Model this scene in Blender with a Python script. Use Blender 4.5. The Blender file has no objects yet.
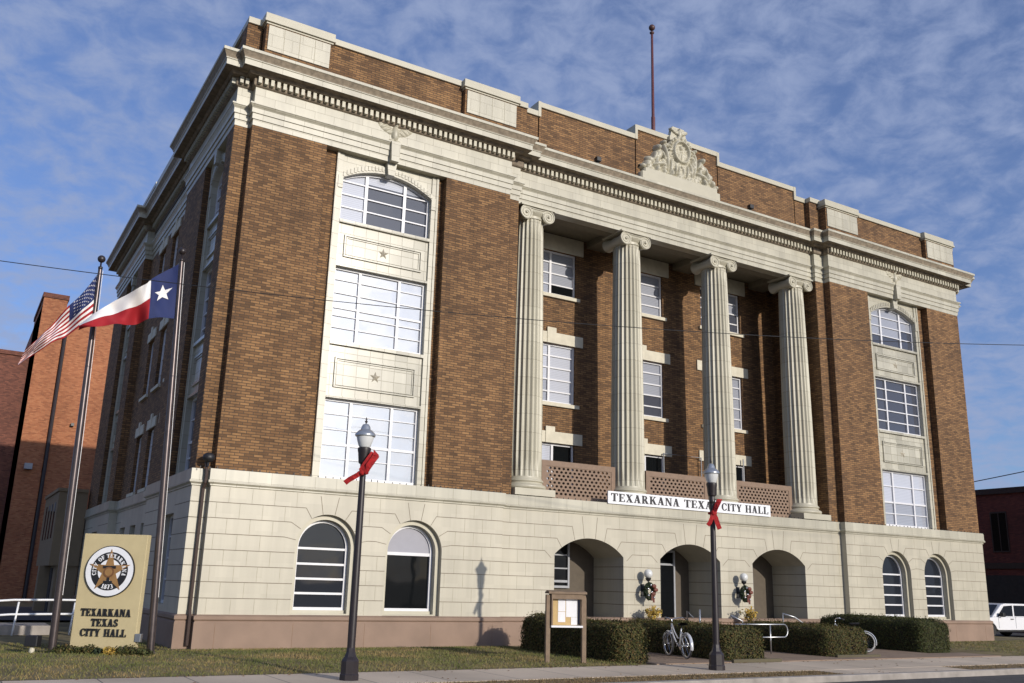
import bpy, bmesh, math, random
from mathutils import Vector, Matrix, noise
random.seed(7)
R = math.radians
SC = bpy.context.scene
COL = SC.collection

# ------------------------------------------------------------------ camera
cam_d = bpy.data.cameras.new('Camera')
cam = bpy.data.objects.new('Camera', cam_d); COL.objects.link(cam)
SC.camera = cam
yaw, pit, rol = 0.5369, 0.2584, 0.0274
f = Vector((math.sin(yaw)*math.cos(pit), math.cos(yaw)*math.cos(pit), math.sin(pit)))
r0 = Vector((math.cos(yaw), -math.sin(yaw), 0)); u0 = r0.cross(f)
r = math.cos(rol)*r0 + math.sin(rol)*u0
u = -math.sin(rol)*r0 + math.cos(rol)*u0
M = Matrix((r, u, -f)).transposed().to_4x4()
M.translation = Vector((-22.6996, -25.1324, 1.7891))
cam.matrix_world = M
cam_d.sensor_width = 36.0
cam_d.lens = 922.377/1024*36
cam_d.clip_end = 3000

# ------------------------------------------------------------------ world, sun, exposure
SUN = Vector((0.235, -1.0, 0.295)).normalized()          # towards the sun
sun_el = math.asin(SUN.z); sun_az = math.atan2(SUN.x, SUN.y)
world = bpy.data.worlds.new('World'); SC.world = world
world.use_nodes = True
wt = world.node_tree; wt.nodes.clear()
def wn(t, **k):
    n = wt.nodes.new(t)
    for a, b in k.items(): setattr(n, a, b)
    return n
def wl(a, b): wt.links.new(a, b)
def wmath(op, a, b=None, c=None, clamp=False):
    n = wn('ShaderNodeMath', operation=op); n.use_clamp = clamp
    for i, v in enumerate((a, b, c)):
        if v is None: continue
        if isinstance(v, (int, float)): n.inputs[i].default_value = v
        else: wl(v, n.inputs[i])
    return n.outputs[0]
sky = wn('ShaderNodeTexSky', sky_type='NISHITA')
sky.sun_disc = False; sky.sun_elevation = sun_el; sky.sun_rotation = sun_az
sky.altitude = 100; sky.air_density = 1.0; sky.dust_density = 0.6; sky.ozone_density = 2.2
tc = wn('ShaderNodeTexCoord'); sep = wn('ShaderNodeSeparateXYZ'); wl(tc.outputs['Generated'], sep.inputs[0])
zc = wmath('ADD', wmath('MAXIMUM', sep.outputs[2], 0.02), 0.28)
px = wmath('DIVIDE', sep.outputs[0], zc); py = wmath('DIVIDE', sep.outputs[1], zc)
cmb = wn('ShaderNodeCombineXYZ'); wl(px, cmb.inputs[0]); wl(py, cmb.inputs[1])
mp = wn('ShaderNodeMapping'); wl(cmb.outputs[0], mp.inputs[0])
mp.inputs['Rotation'].default_value = (0, 0, R(25)); mp.inputs['Scale'].default_value = (1.0, 1.0, 1)
n1 = wn('ShaderNodeTexNoise'); n1.inputs['Scale'].default_value = 16.0; n1.inputs['Detail'].default_value = 7
n1.inputs['Roughness'].default_value = 0.60; n1.inputs['Distortion'].default_value = 0.30
n2 = wn('ShaderNodeTexNoise'); n2.inputs['Scale'].default_value = 1.3; n2.inputs['Detail'].default_value = 3
wl(mp.outputs[0], n1.inputs['Vector']); wl(mp.outputs[0], n2.inputs['Vector'])
mixn = wmath('MULTIPLY_ADD', n2.outputs[0], 0.35, wmath('MULTIPLY', n1.outputs[0], 0.85))
cl = wn('ShaderNodeMapRange'); cl.interpolation_type = 'SMOOTHSTEP'
wl(mixn, cl.inputs[0]); cl.inputs[1].default_value = 0.40; cl.inputs[2].default_value = 0.80
cl.inputs[3].default_value = 0.20; cl.inputs[4].default_value = 0.90
dot = wn('ShaderNodeVectorMath', operation='DOT_PRODUCT'); wl(tc.outputs['Generated'], dot.inputs[0])
dot.inputs[1].default_value = SUN
glow = wmath('POWER', wmath('MAXIMUM', dot.outputs['Value'], 0.0), 34.0)
gl2 = wmath('MULTIPLY', glow, wmath('MULTIPLY_ADD', cl.outputs[0], 34.0, 8.0))
gv = wn('ShaderNodeVectorMath', operation='SCALE'); gv.inputs[0].default_value = (1.0, 0.98, 0.95); wl(gl2, gv.inputs['Scale'])
tint = wn('ShaderNodeVectorMath', operation='MULTIPLY'); wl(sky.outputs[0], tint.inputs[0]); tint.inputs[1].default_value = (0.92, 1.12, 1.62)
mx = wn('ShaderNodeMix', data_type='RGBA')
wl(cl.outputs[0], mx.inputs['Factor']); wl(tint.outputs[0], mx.inputs['A']); mx.inputs['B'].default_value = (3.45, 4.25, 6.5, 1)
ad = wn('ShaderNodeVectorMath', operation='ADD'); wl(mx.outputs['Result'], ad.inputs[0]); wl(gv.outputs[0], ad.inputs[1])
bg = wn('ShaderNodeBackground'); bg.inputs['Strength'].default_value = 0.094
wl(ad.outputs[0], bg.inputs['Color'])
wo = wn('ShaderNodeOutputWorld'); wl(bg.outputs[0], wo.inputs['Surface'])

sun_d = bpy.data.lights.new('Sun', 'SUN'); sun_o = bpy.data.objects.new('Sun', sun_d); COL.objects.link(sun_o)
sun_d.energy = 3.8; sun_d.angle = R(0.55); sun_d.color = (1.0, 0.92, 0.81)
sun_o.rotation_euler = (-SUN).to_track_quat('-Z', 'Y').to_euler()
SC.view_settings.view_transform = 'Standard'; SC.view_settings.look = 'None'
SC.view_settings.exposure = -0.04; SC.view_settings.gamma = 1.0; SC.view_settings.use_curve_mapping = False

# ------------------------------------------------------------------ materials
def mat(name, base, rough=0.7, var=0.12, scale=6.0, bump=0.0, bscale=40.0, metallic=0.0, ior=None, spec=None, detail=5):
    m = bpy.data.materials.new(name); m.use_nodes = True
    nt = m.node_tree; b = nt.nodes['Principled BSDF']
    b.inputs['Roughness'].default_value = rough; b.inputs['Metallic'].default_value = metallic
    if ior: b.inputs['IOR'].default_value = ior
    if spec is not None: b.inputs['Specular IOR Level'].default_value = spec
    t = nt.nodes.new('ShaderNodeTexCoord')
    n = nt.nodes.new('ShaderNodeTexNoise'); n.inputs['Scale'].default_value = scale; n.inputs['Detail'].default_value = detail
    nt.links.new(t.outputs['Object'], n.inputs['Vector'])
    cr = nt.nodes.new('ShaderNodeValToRGB')
    c = Vector(base)
    cr.color_ramp.elements[0].position = 0.3; cr.color_ramp.elements[1].position = 0.7
    cr.color_ramp.elements[0].color = (*(c*(1-var)), 1); cr.color_ramp.elements[1].color = (*(c*(1+var)), 1)
    nt.links.new(n.outputs[0], cr.inputs[0]); nt.links.new(cr.outputs[0], b.inputs['Base Color'])
    if bump:
        n2 = nt.nodes.new('ShaderNodeTexNoise'); n2.inputs['Scale'].default_value = bscale; n2.inputs['Detail'].default_value = 6
        nt.links.new(t.outputs['Object'], n2.inputs['Vector'])
        bp = nt.nodes.new('ShaderNodeBump'); bp.inputs['Strength'].default_value = bump; bp.inputs['Distance'].default_value = 0.02
        nt.links.new(n2.outputs[0], bp.inputs['Height']); nt.links.new(bp.outputs[0], b.inputs['Normal'])
    return m

def uv_nodes(nt):
    """vector (horizontal along the wall, height, 0) from object coordinates, by which way the face looks"""
    t = nt.nodes.new('ShaderNodeTexCoord'); s = nt.nodes.new('ShaderNodeSeparateXYZ'); nt.links.new(t.outputs['Object'], s.inputs[0])
    g = nt.nodes.new('ShaderNodeNewGeometry'); gs = nt.nodes.new('ShaderNodeSeparateXYZ'); nt.links.new(g.outputs['True Normal'], gs.inputs[0])
    ab = nt.nodes.new('ShaderNodeMath'); ab.operation = 'ABSOLUTE'; nt.links.new(gs.outputs[0], ab.inputs[0])
    gt = nt.nodes.new('ShaderNodeMath'); gt.operation = 'GREATER_THAN'; nt.links.new(ab.outputs[0], gt.inputs[0]); gt.inputs[1].default_value = 0.6
    mx = nt.nodes.new('ShaderNodeMix'); nt.links.new(gt.outputs[0], mx.inputs[0]); nt.links.new(s.outputs[0], mx.inputs[2]); nt.links.new(s.outputs[1], mx.inputs[3])
    c = nt.nodes.new('ShaderNodeCombineXYZ'); nt.links.new(mx.outputs[0], c.inputs[0]); nt.links.new(s.outputs[2], c.inputs[1])
    return t, c

def brick_mat(name, c1, c2, mortar, bw=0.22, bh=0.066, ms=0.009, rough=0.85, dark=0.35, bump=0.5, offs=0.5, stain=0.18, zoff=0.0, streak=0.0):
    m = bpy.data.materials.new(name); m.use_nodes = True
    nt = m.node_tree; b = nt.nodes['Principled BSDF']; b.inputs['Roughness'].default_value = rough
    t, vec = uv_nodes(nt)
    add = nt.nodes.new('ShaderNodeVectorMath'); add.operation = 'ADD'; nt.links.new(vec.outputs[0], add.inputs[0]); add.inputs[1].default_value = (50, 50-zoff, 0)
    br = nt.nodes.new('ShaderNodeTexBrick'); br.offset = offs
    nt.links.new(add.outputs[0], br.inputs['Vector'])
    br.inputs['Scale'].default_value = 1.0; br.inputs['Brick Width'].default_value = bw; br.inputs['Row Height'].default_value = bh
    br.inputs['Mortar Size'].default_value = ms; br.inputs['Mortar Smooth'].default_value = 0.1; br.inputs['Bias'].default_value = 0.0
    br.inputs['Color1'].default_value = (0, 0, 0, 1); br.inputs['Color2'].default_value = (1, 1, 1, 1); br.inputs['Mortar'].default_value = (0.5, 0.5, 0.5, 1)
    cr = nt.nodes.new('ShaderNodeValToRGB'); e = cr.color_ramp.elements
    c1 = Vector(c1); c2 = Vector(c2)
    e[0].position = 0.0; e[0].color = (*(c1*(1-dark)), 1); e[1].position = 1.0; e[1].color = (*c2, 1)
    k = e.new(0.3); k.color = (*c1, 1); k = e.new(0.7); k.color = (*(c1*0.45+c2*0.55), 1)
    nt.links.new(br.outputs['Color'], cr.inputs[0])
    # broad weathering
    n = nt.nodes.new('ShaderNodeTexNoise'); n.inputs['Scale'].default_value = 0.35; n.inputs['Detail'].default_value = 6
    nt.links.new(t.outputs['Object'], n.inputs['Vector'])
    mr = nt.nodes.new('ShaderNodeMapRange'); nt.links.new(n.outputs[0], mr.inputs[0]); mr.inputs[1].default_value = 0.3; mr.inputs[2].default_value = 0.7
    mr.inputs[3].default_value = 1-stain; mr.inputs[4].default_value = 1+stain
    fac_out = mr.outputs[0]
    if streak:      # rain-washed runs of dirt, long in height and narrow across
        mpn = nt.nodes.new('ShaderNodeMapping'); nt.links.new(t.outputs['Object'], mpn.inputs[0]); mpn.inputs['Scale'].default_value = (2.2, 2.2, 0.16)
        sn = nt.nodes.new('ShaderNodeTexNoise'); sn.inputs['Scale'].default_value = 1.0; sn.inputs['Detail'].default_value = 7; sn.inputs['Roughness'].default_value = .62
        nt.links.new(mpn.outputs[0], sn.inputs['Vector'])
        sr = nt.nodes.new('ShaderNodeMapRange'); nt.links.new(sn.outputs[0], sr.inputs[0]); sr.inputs[1].default_value = .36; sr.inputs[2].default_value = .60
        sr.inputs[3].default_value = 1-streak; sr.inputs[4].default_value = 1+streak*.25
        mu = nt.nodes.new('ShaderNodeMath'); mu.operation = 'MULTIPLY'; nt.links.new(mr.outputs[0], mu.inputs[0]); nt.links.new(sr.outputs[0], mu.inputs[1]); fac_out = mu.outputs[0]
    mo = nt.nodes.new('ShaderNodeMix'); mo.data_type = 'RGBA'; nt.links.new(br.outputs['Fac'], mo.inputs['Factor'])
    nt.links.new(cr.outputs[0], mo.inputs['A']); mo.inputs['B'].default_value = (*mortar, 1)
    sc = nt.nodes.new('ShaderNodeVectorMath'); sc.operation = 'SCALE'; nt.links.new(mo.outputs['Result'], sc.inputs[0]); nt.links.new(fac_out, sc.inputs['Scale'])
    nt.links.new(sc.outputs[0], b.inputs['Base Color'])
    bp = nt.nodes.new('ShaderNodeBump'); bp.invert = True; bp.inputs['Strength'].default_value = bump; bp.inputs['Distance'].default_value = 0.008
    nt.links.new(br.outputs['Fac'], bp.inputs['Height']); nt.links.new(bp.outputs[0], b.inputs['Normal'])
    return m

def island_mat(name, cols, rough=0.7, patch=0.0):
    m = bpy.data.materials.new(name); m.use_nodes = True
    nt = m.node_tree; b = nt.nodes['Principled BSDF']; b.inputs['Roughness'].default_value = rough
    b.inputs['Specular IOR Level'].default_value = 0.25
    g = nt.nodes.new('ShaderNodeNewGeometry'); cr = nt.nodes.new('ShaderNodeValToRGB')
    e = cr.color_ramp.elements
    while len(e) > 1: e.remove(e[-1])
    for i, c in enumerate(cols):
        k = e[0] if i == 0 else e.new(i/(len(cols)-1))
        k.position = i/(len(cols)-1); k.color = (*c, 1)
    fac = g.outputs['Random Per Island']
    if patch:       # growth varies from place to place
        t = nt.nodes.new('ShaderNodeTexCoord'); n = nt.nodes.new('ShaderNodeTexNoise'); n.inputs['Scale'].default_value = 0.75; n.inputs['Detail'].default_value = 5
        nt.links.new(t.outputs['Object'], n.inputs['Vector'])
        mr = nt.nodes.new('ShaderNodeMapRange'); nt.links.new(n.outputs[0], mr.inputs[0]); mr.inputs[1].default_value = .35; mr.inputs[2].default_value = .65
        mm = nt.nodes.new('ShaderNodeMix'); mm.inputs[0].default_value = patch; nt.links.new(fac, mm.inputs[2]); nt.links.new(mr.outputs[0], mm.inputs[3]); fac = mm.outputs[0]
    nt.links.new(fac, cr.inputs[0]); nt.links.new(cr.outputs[0], b.inputs['Base Color'])
    return m

def glass_mat(name, base, ior=1.5, rough=0.02, wave=0.0):
    m = bpy.data.materials.new(name); m.use_nodes = True
    nt = m.node_tree; b = nt.nodes['Principled BSDF']
    b.inputs['Base Color'].default_value = (*base, 1); b.inputs['Roughness'].default_value = rough; b.inputs['IOR'].default_value = ior
    t = nt.nodes.new('ShaderNodeTexCoord')
    if wave:     # a drawn slatted blind behind the glass
        w = nt.nodes.new('ShaderNodeTexWave'); w.bands_direction = 'Z'; w.inputs['Scale'].default_value = 5.0; w.inputs['Distortion'].default_value = 0.4
        nt.links.new(t.outputs['Object'], w.inputs['Vector'])
        cr = nt.nodes.new('ShaderNodeValToRGB'); c = Vector(base)
        cr.color_ramp.elements[0].color = (*(c*(1-wave)), 1); cr.color_ramp.elements[1].color = (*(c*(1+wave)), 1)
        nt.links.new(w.outputs[0], cr.inputs[0]); nt.links.new(cr.outputs[0], b.inputs['Base Color'])
    n = nt.nodes.new('ShaderNodeTexNoise'); n.inputs['Scale'].default_value = 1.3; n.inputs['Detail'].default_value = 1
    nt.links.new(t.outputs['Object'], n.inputs['Vector'])
    bp = nt.nodes.new('ShaderNodeBump'); bp.inputs['Strength'].default_value = 0.10; bp.inputs['Distance'].default_value = 0.05
    nt.links.new(n.outputs[0], bp.inputs['Height']); nt.links.new(bp.outputs[0], b.inputs['Normal'])
    return m

MB_BRICK = brick_mat('tan_brick', (0.165, 0.083, 0.032), (0.275, 0.148, 0.058), (0.072, 0.044, 0.025), bw=0.26, bh=0.077, ms=0.011, dark=0.38, stain=.16, streak=.22)
M_TERRA = brick_mat('cream_terracotta', (0.425, 0.40, 0.315), (0.465, 0.44, 0.35), (0.27, 0.245, 0.18), bw=0.62, bh=0.4075, ms=0.006, rough=0.38, dark=0.06, bump=0.25, stain=0.08, zoff=0.86, streak=.13)
M_BASE = brick_mat('cream_terracotta_base', (0.435, 0.402, 0.315), (0.465, 0.43, 0.338), (0.44, 0.41, 0.32), bw=0.62, bh=0.4075, ms=0.0, rough=0.45, dark=0.015, bump=0.0, stain=0.07, zoff=0.86, streak=.09)
M_TILE = brick_mat('gridded_glazed_tile', (0.40, 0.378, 0.30), (0.50, 0.475, 0.385), (0.25, 0.23, 0.17), bw=0.4075, bh=0.34, ms=0.009, rough=0.22, dark=0.12, bump=0.3, stain=0.08, offs=0.0, zoff=.2, streak=.10)
M_TRIM = mat('cream_trim', (0.43, 0.402, 0.31), 0.42, 0.06, 2.0, 0.08, 30)
M_TRIMD = mat('aged_trim', (0.40, 0.36, 0.28), 0.6, 0.25, 3.0, 0.15, 30)
M_SHAFT = brick_mat('column_terracotta', (0.41, 0.382, 0.29), (0.45, 0.422, 0.325), (0.30, 0.275, 0.20), bw=40.0, bh=0.62, ms=0.011, rough=0.45, dark=0.05, bump=0.1, stain=0.06, streak=.16)
M_JH = mat('dark_mortar', (0.19, 0.16, 0.12), 0.9, 0.2)
M_JV = mat('pale_mortar', (0.36, 0.33, 0.25), 0.9, 0.15)
M_PLINTH = mat('pink_plinth_stone', (0.245, 0.168, 0.122), 0.75, 0.13, 1.2, 0.15, 60)
M_LATTICE = mat('terracotta_screen', (0.215, 0.145, 0.10), 0.75, 0.1)
M_FRAME = mat('white_window_frame', (0.64, 0.64, 0.66), 0.4, 0.04)
M_FRAMED = mat('grey_window_frame', (0.30, 0.31, 0.33), 0.45, 0.06)
M_SILL = mat('limestone', (0.56, 0.52, 0.41), 0.7, 0.1, 4, 0.1)
G_BRIGHT = glass_mat('sky_glare_glass', (0.33, 0.34, 0.36), 3.0, 0.03)  # pale base tone adds the white sky reflection to ordinary panes
G_SKY = glass_mat('dark_glass', (0.016, 0.019, 0.026), 1.36, 0.03)
G_BLIND = glass_mat('glass_with_blind', (0.30, 0.315, 0.36), 1.6, 0.05, 0.12)
G_PALE = glass_mat('glass_with_pale_blind', (0.46, 0.48, 0.54), 1.6, 0.06, 0.10)
G_GREY = glass_mat('grey_glass', (0.065, 0.07, 0.09), 1.6, 0.04)
G_BLACK = glass_mat('black_glass', (0.006, 0.007, 0.008), 1.3, 0.04)
M_DARK = mat('dark_interior', (0.03, 0.025, 0.022), 0.9, 0.2)
M_CEIL = mat('shadowed_soffit_plaster', (0.20, 0.175, 0.125), 0.8, 0.1)  # shade of the portico ceiling painted into the plaster tone
M_PORCH = mat('brown_porch_stone_shaded', (0.085, 0.066, 0.045), 0.7, 0.1)  # brown stone, painted darker so the porch back looks unlit
M_ROOF = mat('roof_felt', (0.10, 0.09, 0.085), 0.95, 0.2)
M_GRASS = mat('winter_lawn', (0.16, 0.125, 0.052), 0.95, 0.4, 1.1, 0.5, 25, detail=8)
M_VERGE = mat('dry_verge', (0.17, 0.12, 0.062), 0.95, 0.3, 3, 0.5, 40)
M_BLADE = island_mat('grass_blades', [(0.070, 0.088, 0.022), (0.11, 0.125, 0.034), (0.155, 0.150, 0.048), (0.24, 0.178, 0.072), (0.31, 0.215, 0.10)], .7, .6)
M_DRYBLADE = island_mat('dry_blades', [(0.24, 0.16, 0.08), (0.17, 0.11, 0.05), (0.12, 0.10, 0.04), (0.28, 0.20, 0.11)])
M_CONC = brick_mat('sidewalk_concrete', (0.48, 0.395, 0.30), (0.55, 0.455, 0.35), (0.14, 0.125, 0.11), bw=1.5, bh=40, ms=0.014, rough=0.9, dark=0.10, bump=0.3, stain=0.20)
M_KERB = mat('kerb_concrete', (0.30, 0.27, 0.24), 0.9, 0.2, 3, 0.3)
M_ROAD = mat('asphalt', (0.055, 0.052, 0.052), 0.95, 0.25, 3, 0.5, 80)
M_WALK = mat('walkway_pavers', (0.24, 0.17, 0.12), 0.9, 0.15, 2, 0.2, 40)
M_EARTH = mat('open_ground', (0.10, 0.085, 0.05), 0.95, 0.3, 0.2)
M_BRONZE = mat('dark_bronze_paint', (0.022, 0.016, 0.017), 0.42, 0.2)
M_POLE = mat('brown_flagpole_metal', (0.085, 0.068, 0.066), 0.32, 0.15, metallic=0.6)
M_STEEL = mat('galvanised_steel', (0.42, 0.43, 0.44), 0.35, 0.1, metallic=0.85)
M_WHITE = mat('white_paint', (0.72, 0.73, 0.75), 0.45, 0.04)
M_ALU = mat('lamp_cap_metal', (0.42, 0.44, 0.46), 0.30, 0.08, metallic=0.7)
M_GLOBE = mat('frosted_globe', (0.60, 0.61, 0.60), 0.25, 0.03)
M_RED = mat('red_ribbon', (0.33, 0.008, 0.010), 0.85, 0.3, 14, 0.6, 30)
M_FRED = mat('flag_red', (0.30, 0.006, 0.012), 0.8, 0.06)
M_FWHITE = mat('flag_white', (0.72, 0.70, 0.68), 0.8, 0.04)
M_FBLUE = mat('flag_blue', (0.012, 0.022, 0.095), 0.8, 0.06)
M_SIGN = mat('sign_stucco', (0.48, 0.40, 0.225), 0.8, 0.05, 3, 0.2, 80)
M_BLACK = mat('black_paint', (0.012, 0.012, 0.014), 0.5, 0.1)
M_GOLD = mat('seal_gold', (0.27, 0.15, 0.055), 0.45, 0.15)
M_GOLDD = mat('seal_brown', (0.16, 0.075, 0.03), 0.5, 0.15)
M_BOARD = mat('weathered_board_wood', (0.185, 0.13, 0.085), 0.8, 0.15, 8, 0.2)
M_CORK = mat('cork', (0.50, 0.36, 0.17), 0.9, 0.1, 60)
M_PAPER = mat('paper', (0.72, 0.73, 0.78), 0.7, 0.03)
M_LEAF = island_mat('hedge_leaves', [(0.030, 0.042, 0.012), (0.055, 0.062, 0.017), (0.10, 0.085, 0.024), (0.045, 0.055, 0.014), (0.13, 0.075, 0.028), (0.07, 0.072, 0.02)])
M_LEAFG = island_mat('dark_hedge_leaves', [(0.022, 0.034, 0.010), (0.04, 0.052, 0.014), (0.07, 0.072, 0.02), (0.035, 0.046, 0.012), (0.08, 0.062, 0.022)])
M_TWIG = mat('hedge_twigs', (0.022, 0.018, 0.010), 0.95, 0.3, 20)
M_GOLDLEAF = island_mat('yellow_leaves', [(0.30, 0.17, 0.03), (0.45, 0.30, 0.05), (0.16, 0.13, 0.03), (0.40, 0.22, 0.05)])
M_WREATH = island_mat('wreath_leaves', [(0.012, 0.022, 0.012), (0.02, 0.035, 0.015), (0.03, 0.04, 0.02)])
M_BOW = mat('rust_bow', (0.13, 0.035, 0.022), 0.6, 0.2)
M_ORNA = mat('silver_bauble', (0.6, 0.6, 0.62), 0.2, 0.05, metallic=0.8)
M_TYRE = mat('tyre_rubber', (0.018, 0.018, 0.018), 0.8, 0.1)
M_WWALL = mat('whitewall', (0.6, 0.6, 0.58), 0.6, 0.05)
M_CHROME = mat('chrome', (0.70, 0.71, 0.73), 0.14, 0.03, metallic=1.0)
M_BIKE = mat('silver_bike_paint', (0.60, 0.61, 0.63), 0.25, 0.03, metallic=0.4)
M_OBRICK = brick_mat('orange_brick', (0.32, 0.105, 0.040), (0.42, 0.165, 0.068), (0.24, 0.12, 0.07), bw=0.24, bh=0.08, ms=0.01, dark=0.25)
M_DBRICK = brick_mat('dark_red_brick', (0.13, 0.042, 0.026), (0.20, 0.07, 0.042), (0.10, 0.05, 0.035), bw=0.24, bh=0.08, ms=0.01, dark=0.3)
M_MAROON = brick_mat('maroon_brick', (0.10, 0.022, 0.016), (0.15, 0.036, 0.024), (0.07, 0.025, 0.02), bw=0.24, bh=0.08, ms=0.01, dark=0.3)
M_BEIGE = mat('beige_stucco', (0.22, 0.165, 0.10), 0.85, 0.08, 2, 0.1)  # albedo lowered to carry the shade on the annex
M_CARW = mat('white_car_paint', (0.72, 0.72, 0.74), 0.18, 0.02)
M_REDL = mat('tail_lens', (0.3, 0.01, 0.01), 0.2, 0.05)

# ------------------------------------------------------------------ mesh helpers
class MB:
    def __init__(s): s.v = []; s.f = []; s.m = []
    def q(s, *pts, mi=0):
        b = len(s.v); s.v += [tuple(p) for p in pts]; s.f.append(tuple(range(b, b+len(pts)))); s.m.append(mi)
    def box(s, x0, x1, y0, y1, z0, z1, T=None, mi=0):
        P = [(x, y, z) for z in (z0, z1) for y in (y0, y1) for x in (x0, x1)]
        if T: P = [T(*p) for p in P]
        b = len(s.v); s.v += P
        for q in ((0, 2, 3, 1), (4, 5, 7, 6), (0, 1, 5, 4), (2, 6, 7, 3), (0, 4, 6, 2), (1, 3, 7, 5)):
            s.f.append(tuple(b+i for i in q)); s.m.append(mi)
    def grid(s, nu, nv, fn, closeu=False, mi=0, keep=None):
        b = len(s.v)
        for i in range(nu+(0 if closeu else 1)):
            for j in range(nv+1): s.v.append(tuple(fn(i/nu, j/nv)))
        n = nv+1; m = nu if closeu else nu+1
        for i in range(nu):
            for j in range(nv):
                if keep and not keep(i, j): continue
                i2 = (i+1) % m
                s.f.append((b+i*n+j, b+i2*n+j, b+i2*n+j+1, b+i*n+j+1)); s.m.append(mi(i, j) if callable(mi) else mi)
    def lathe(s, prof, cx=0, cy=0, n=20, T=None, mi=0, cap=True):
        """prof: list of (radius, z)"""
        b = len(s.v)
        for rr, z in prof:
            for k in range(n):
                a = 2*math.pi*k/n; p = (cx+rr*math.cos(a), cy+rr*math.sin(a), z)
                s.v.append(T(*p) if T else p)
        for i in range(len(prof)-1):
            for k in range(n):
                k2 = (k+1) % n
                s.f.append((b+i*n+k, b+i*n+k2, b+(i+1)*n+k2, b+(i+1)*n+k)); s.m.append(mi)
        if cap:
            s.f.append(tuple(b+k for k in reversed(range(n)))); s.m.append(mi)
            s.f.append(tuple(b+(len(prof)-1)*n+k for k in range(n))); s.m.append(mi)
    def tube(s, pts, rad, n=8, mi=0, closed=False):
        pts = [Vector(p) for p in pts]; L = len(pts); b = len(s.v)
        rads = rad if isinstance(rad, (list, tuple)) else [rad]*L
        ref = None
        for i, p in enumerate(pts):
            if closed: d = pts[(i+1) % L]-pts[i-1]
            else: d = pts[min(i+1, L-1)]-pts[max(i-1, 0)]
            d.normalize()
            if ref is None:
                ref = Vector((0, 0, 1)) if abs(d.z) < 0.9 else Vector((1, 0, 0))
            a = (ref-d*ref.dot(d)).normalized(); ref = a; c = d.cross(a)
            for k in range(n):
                t = 2*math.pi*k/n; s.v.append(tuple(p+(a*math.cos(t)+c*math.sin(t))*rads[i]))
        for i in range(L if closed else L-1):
            i2 = (i+1) % L
            for k in range(n):
                k2 = (k+1) % n
                s.f.append((b+i*n+k, b+i2*n+k, b+i2*n+k2, b+i*n+k2)); s.m.append(mi)
        if not closed:
            s.f.append(tuple(b+k for k in range(n))); s.m.append(mi)
            s.f.append(tuple(b+(L-1)*n+k for k in reversed(range(n)))); s.m.append(mi)
    def ball(s, c, rad, n=14, m=9, sq=(1, 1, 1), mi=0):
        s.lathe([(max(1e-4, rad*math.sin(math.pi*i/m)), -rad*math.cos(math.pi*i/m)) for i in range(m+1)], n=n, mi=mi, cap=False,
                T=lambda x, y, z: (c[0]+x*sq[0], c[1]+y*sq[1], c[2]+z*sq[2]))
    def prism(s, poly, T, v0, v1, mi=0):
        """poly: list of (u, z); extruded in depth from v0 to v1"""
        n = len(poly); b = len(s.v)
        s.v += [T(p[0], v0, p[1]) for p in poly]+[T(p[0], v1, p[1]) for p in poly]
        s.f.append(tuple(range(b, b+n))); s.m.append(mi); s.f.append(tuple(reversed(range(b+n, b+2*n)))); s.m.append(mi)
        for i in range(n):
            j = (i+1) % n; s.f.append((b+i, b+n+i, b+n+j, b+j)); s.m.append(mi)
    def build(s, name, mats, parent=None, smooth=False, recalc=True, bevel=0.0, autosmooth=None):
        me = bpy.data.meshes.new(name); me.from_pydata(s.v, [], s.f)
        if not isinstance(mats, (list, tuple)): mats = [mats]
        for m_ in mats: me.materials.append(m_)
        if len(mats) > 1:
            for p, i in zip(me.polygons, s.m): p.material_index = i
        if recalc:
            bm = bmesh.new(); bm.from_mesh(me); bmesh.ops.recalc_face_normals(bm, faces=bm.faces); bm.to_mesh(me); bm.free()
        if smooth:
            for p in me.polygons: p.use_smooth = True
        me.update()
        o = bpy.data.objects.new(name, me); COL.objects.link(o)
        if parent: o.parent = parent
        if bevel:
            bv = o.modifiers.new('bevel', 'BEVEL'); bv.width = bevel; bv.segments = 2; bv.limit_method = 'ANGLE'
        if smooth and autosmooth:
            es = o.modifiers.new('edges', 'EDGE_SPLIT'); es.split_angle = R(autosmooth)
        return o

def tag(o, label=None, cat=None, group=None, kind=None):
    if label: o['label'] = label
    if cat: o['category'] = cat
    if group: o['group'] = group
    if kind: o['kind'] = kind
    return o
def empty(name, loc=(0, 0, 0), rz=0.0, label=None, cat=None, group=None, parent=None):
    o = bpy.data.objects.new(name, None); COL.objects.link(o); o.location = loc; o.rotation_euler = (0, 0, rz)
    o.empty_display_size = 0.3
    if parent: o.parent = parent
    return tag(o, label, cat, group)
def copy_tree(o, parent=None):
    c = o.copy(); COL.objects.link(c)
    if parent: c.parent = parent
    for ch in list(o.children): copy_tree(ch, c)
    return c

def TF(y0): return lambda a, v, z: (a, y0+v, z)
def TL(x0): return lambda a, v, z: (x0+v, a, z)
def TR(x0): return lambda a, v, z: (x0-v, a, z)

def arc_z(uu, uc, half, spring, rise):
    if rise <= 0: return spring
    Rr = (half*half+rise*rise)/(2*rise); cz = spring+rise-Rr
    return cz+math.sqrt(max(0.0, Rr*Rr-(uu-uc)**2))

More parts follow.
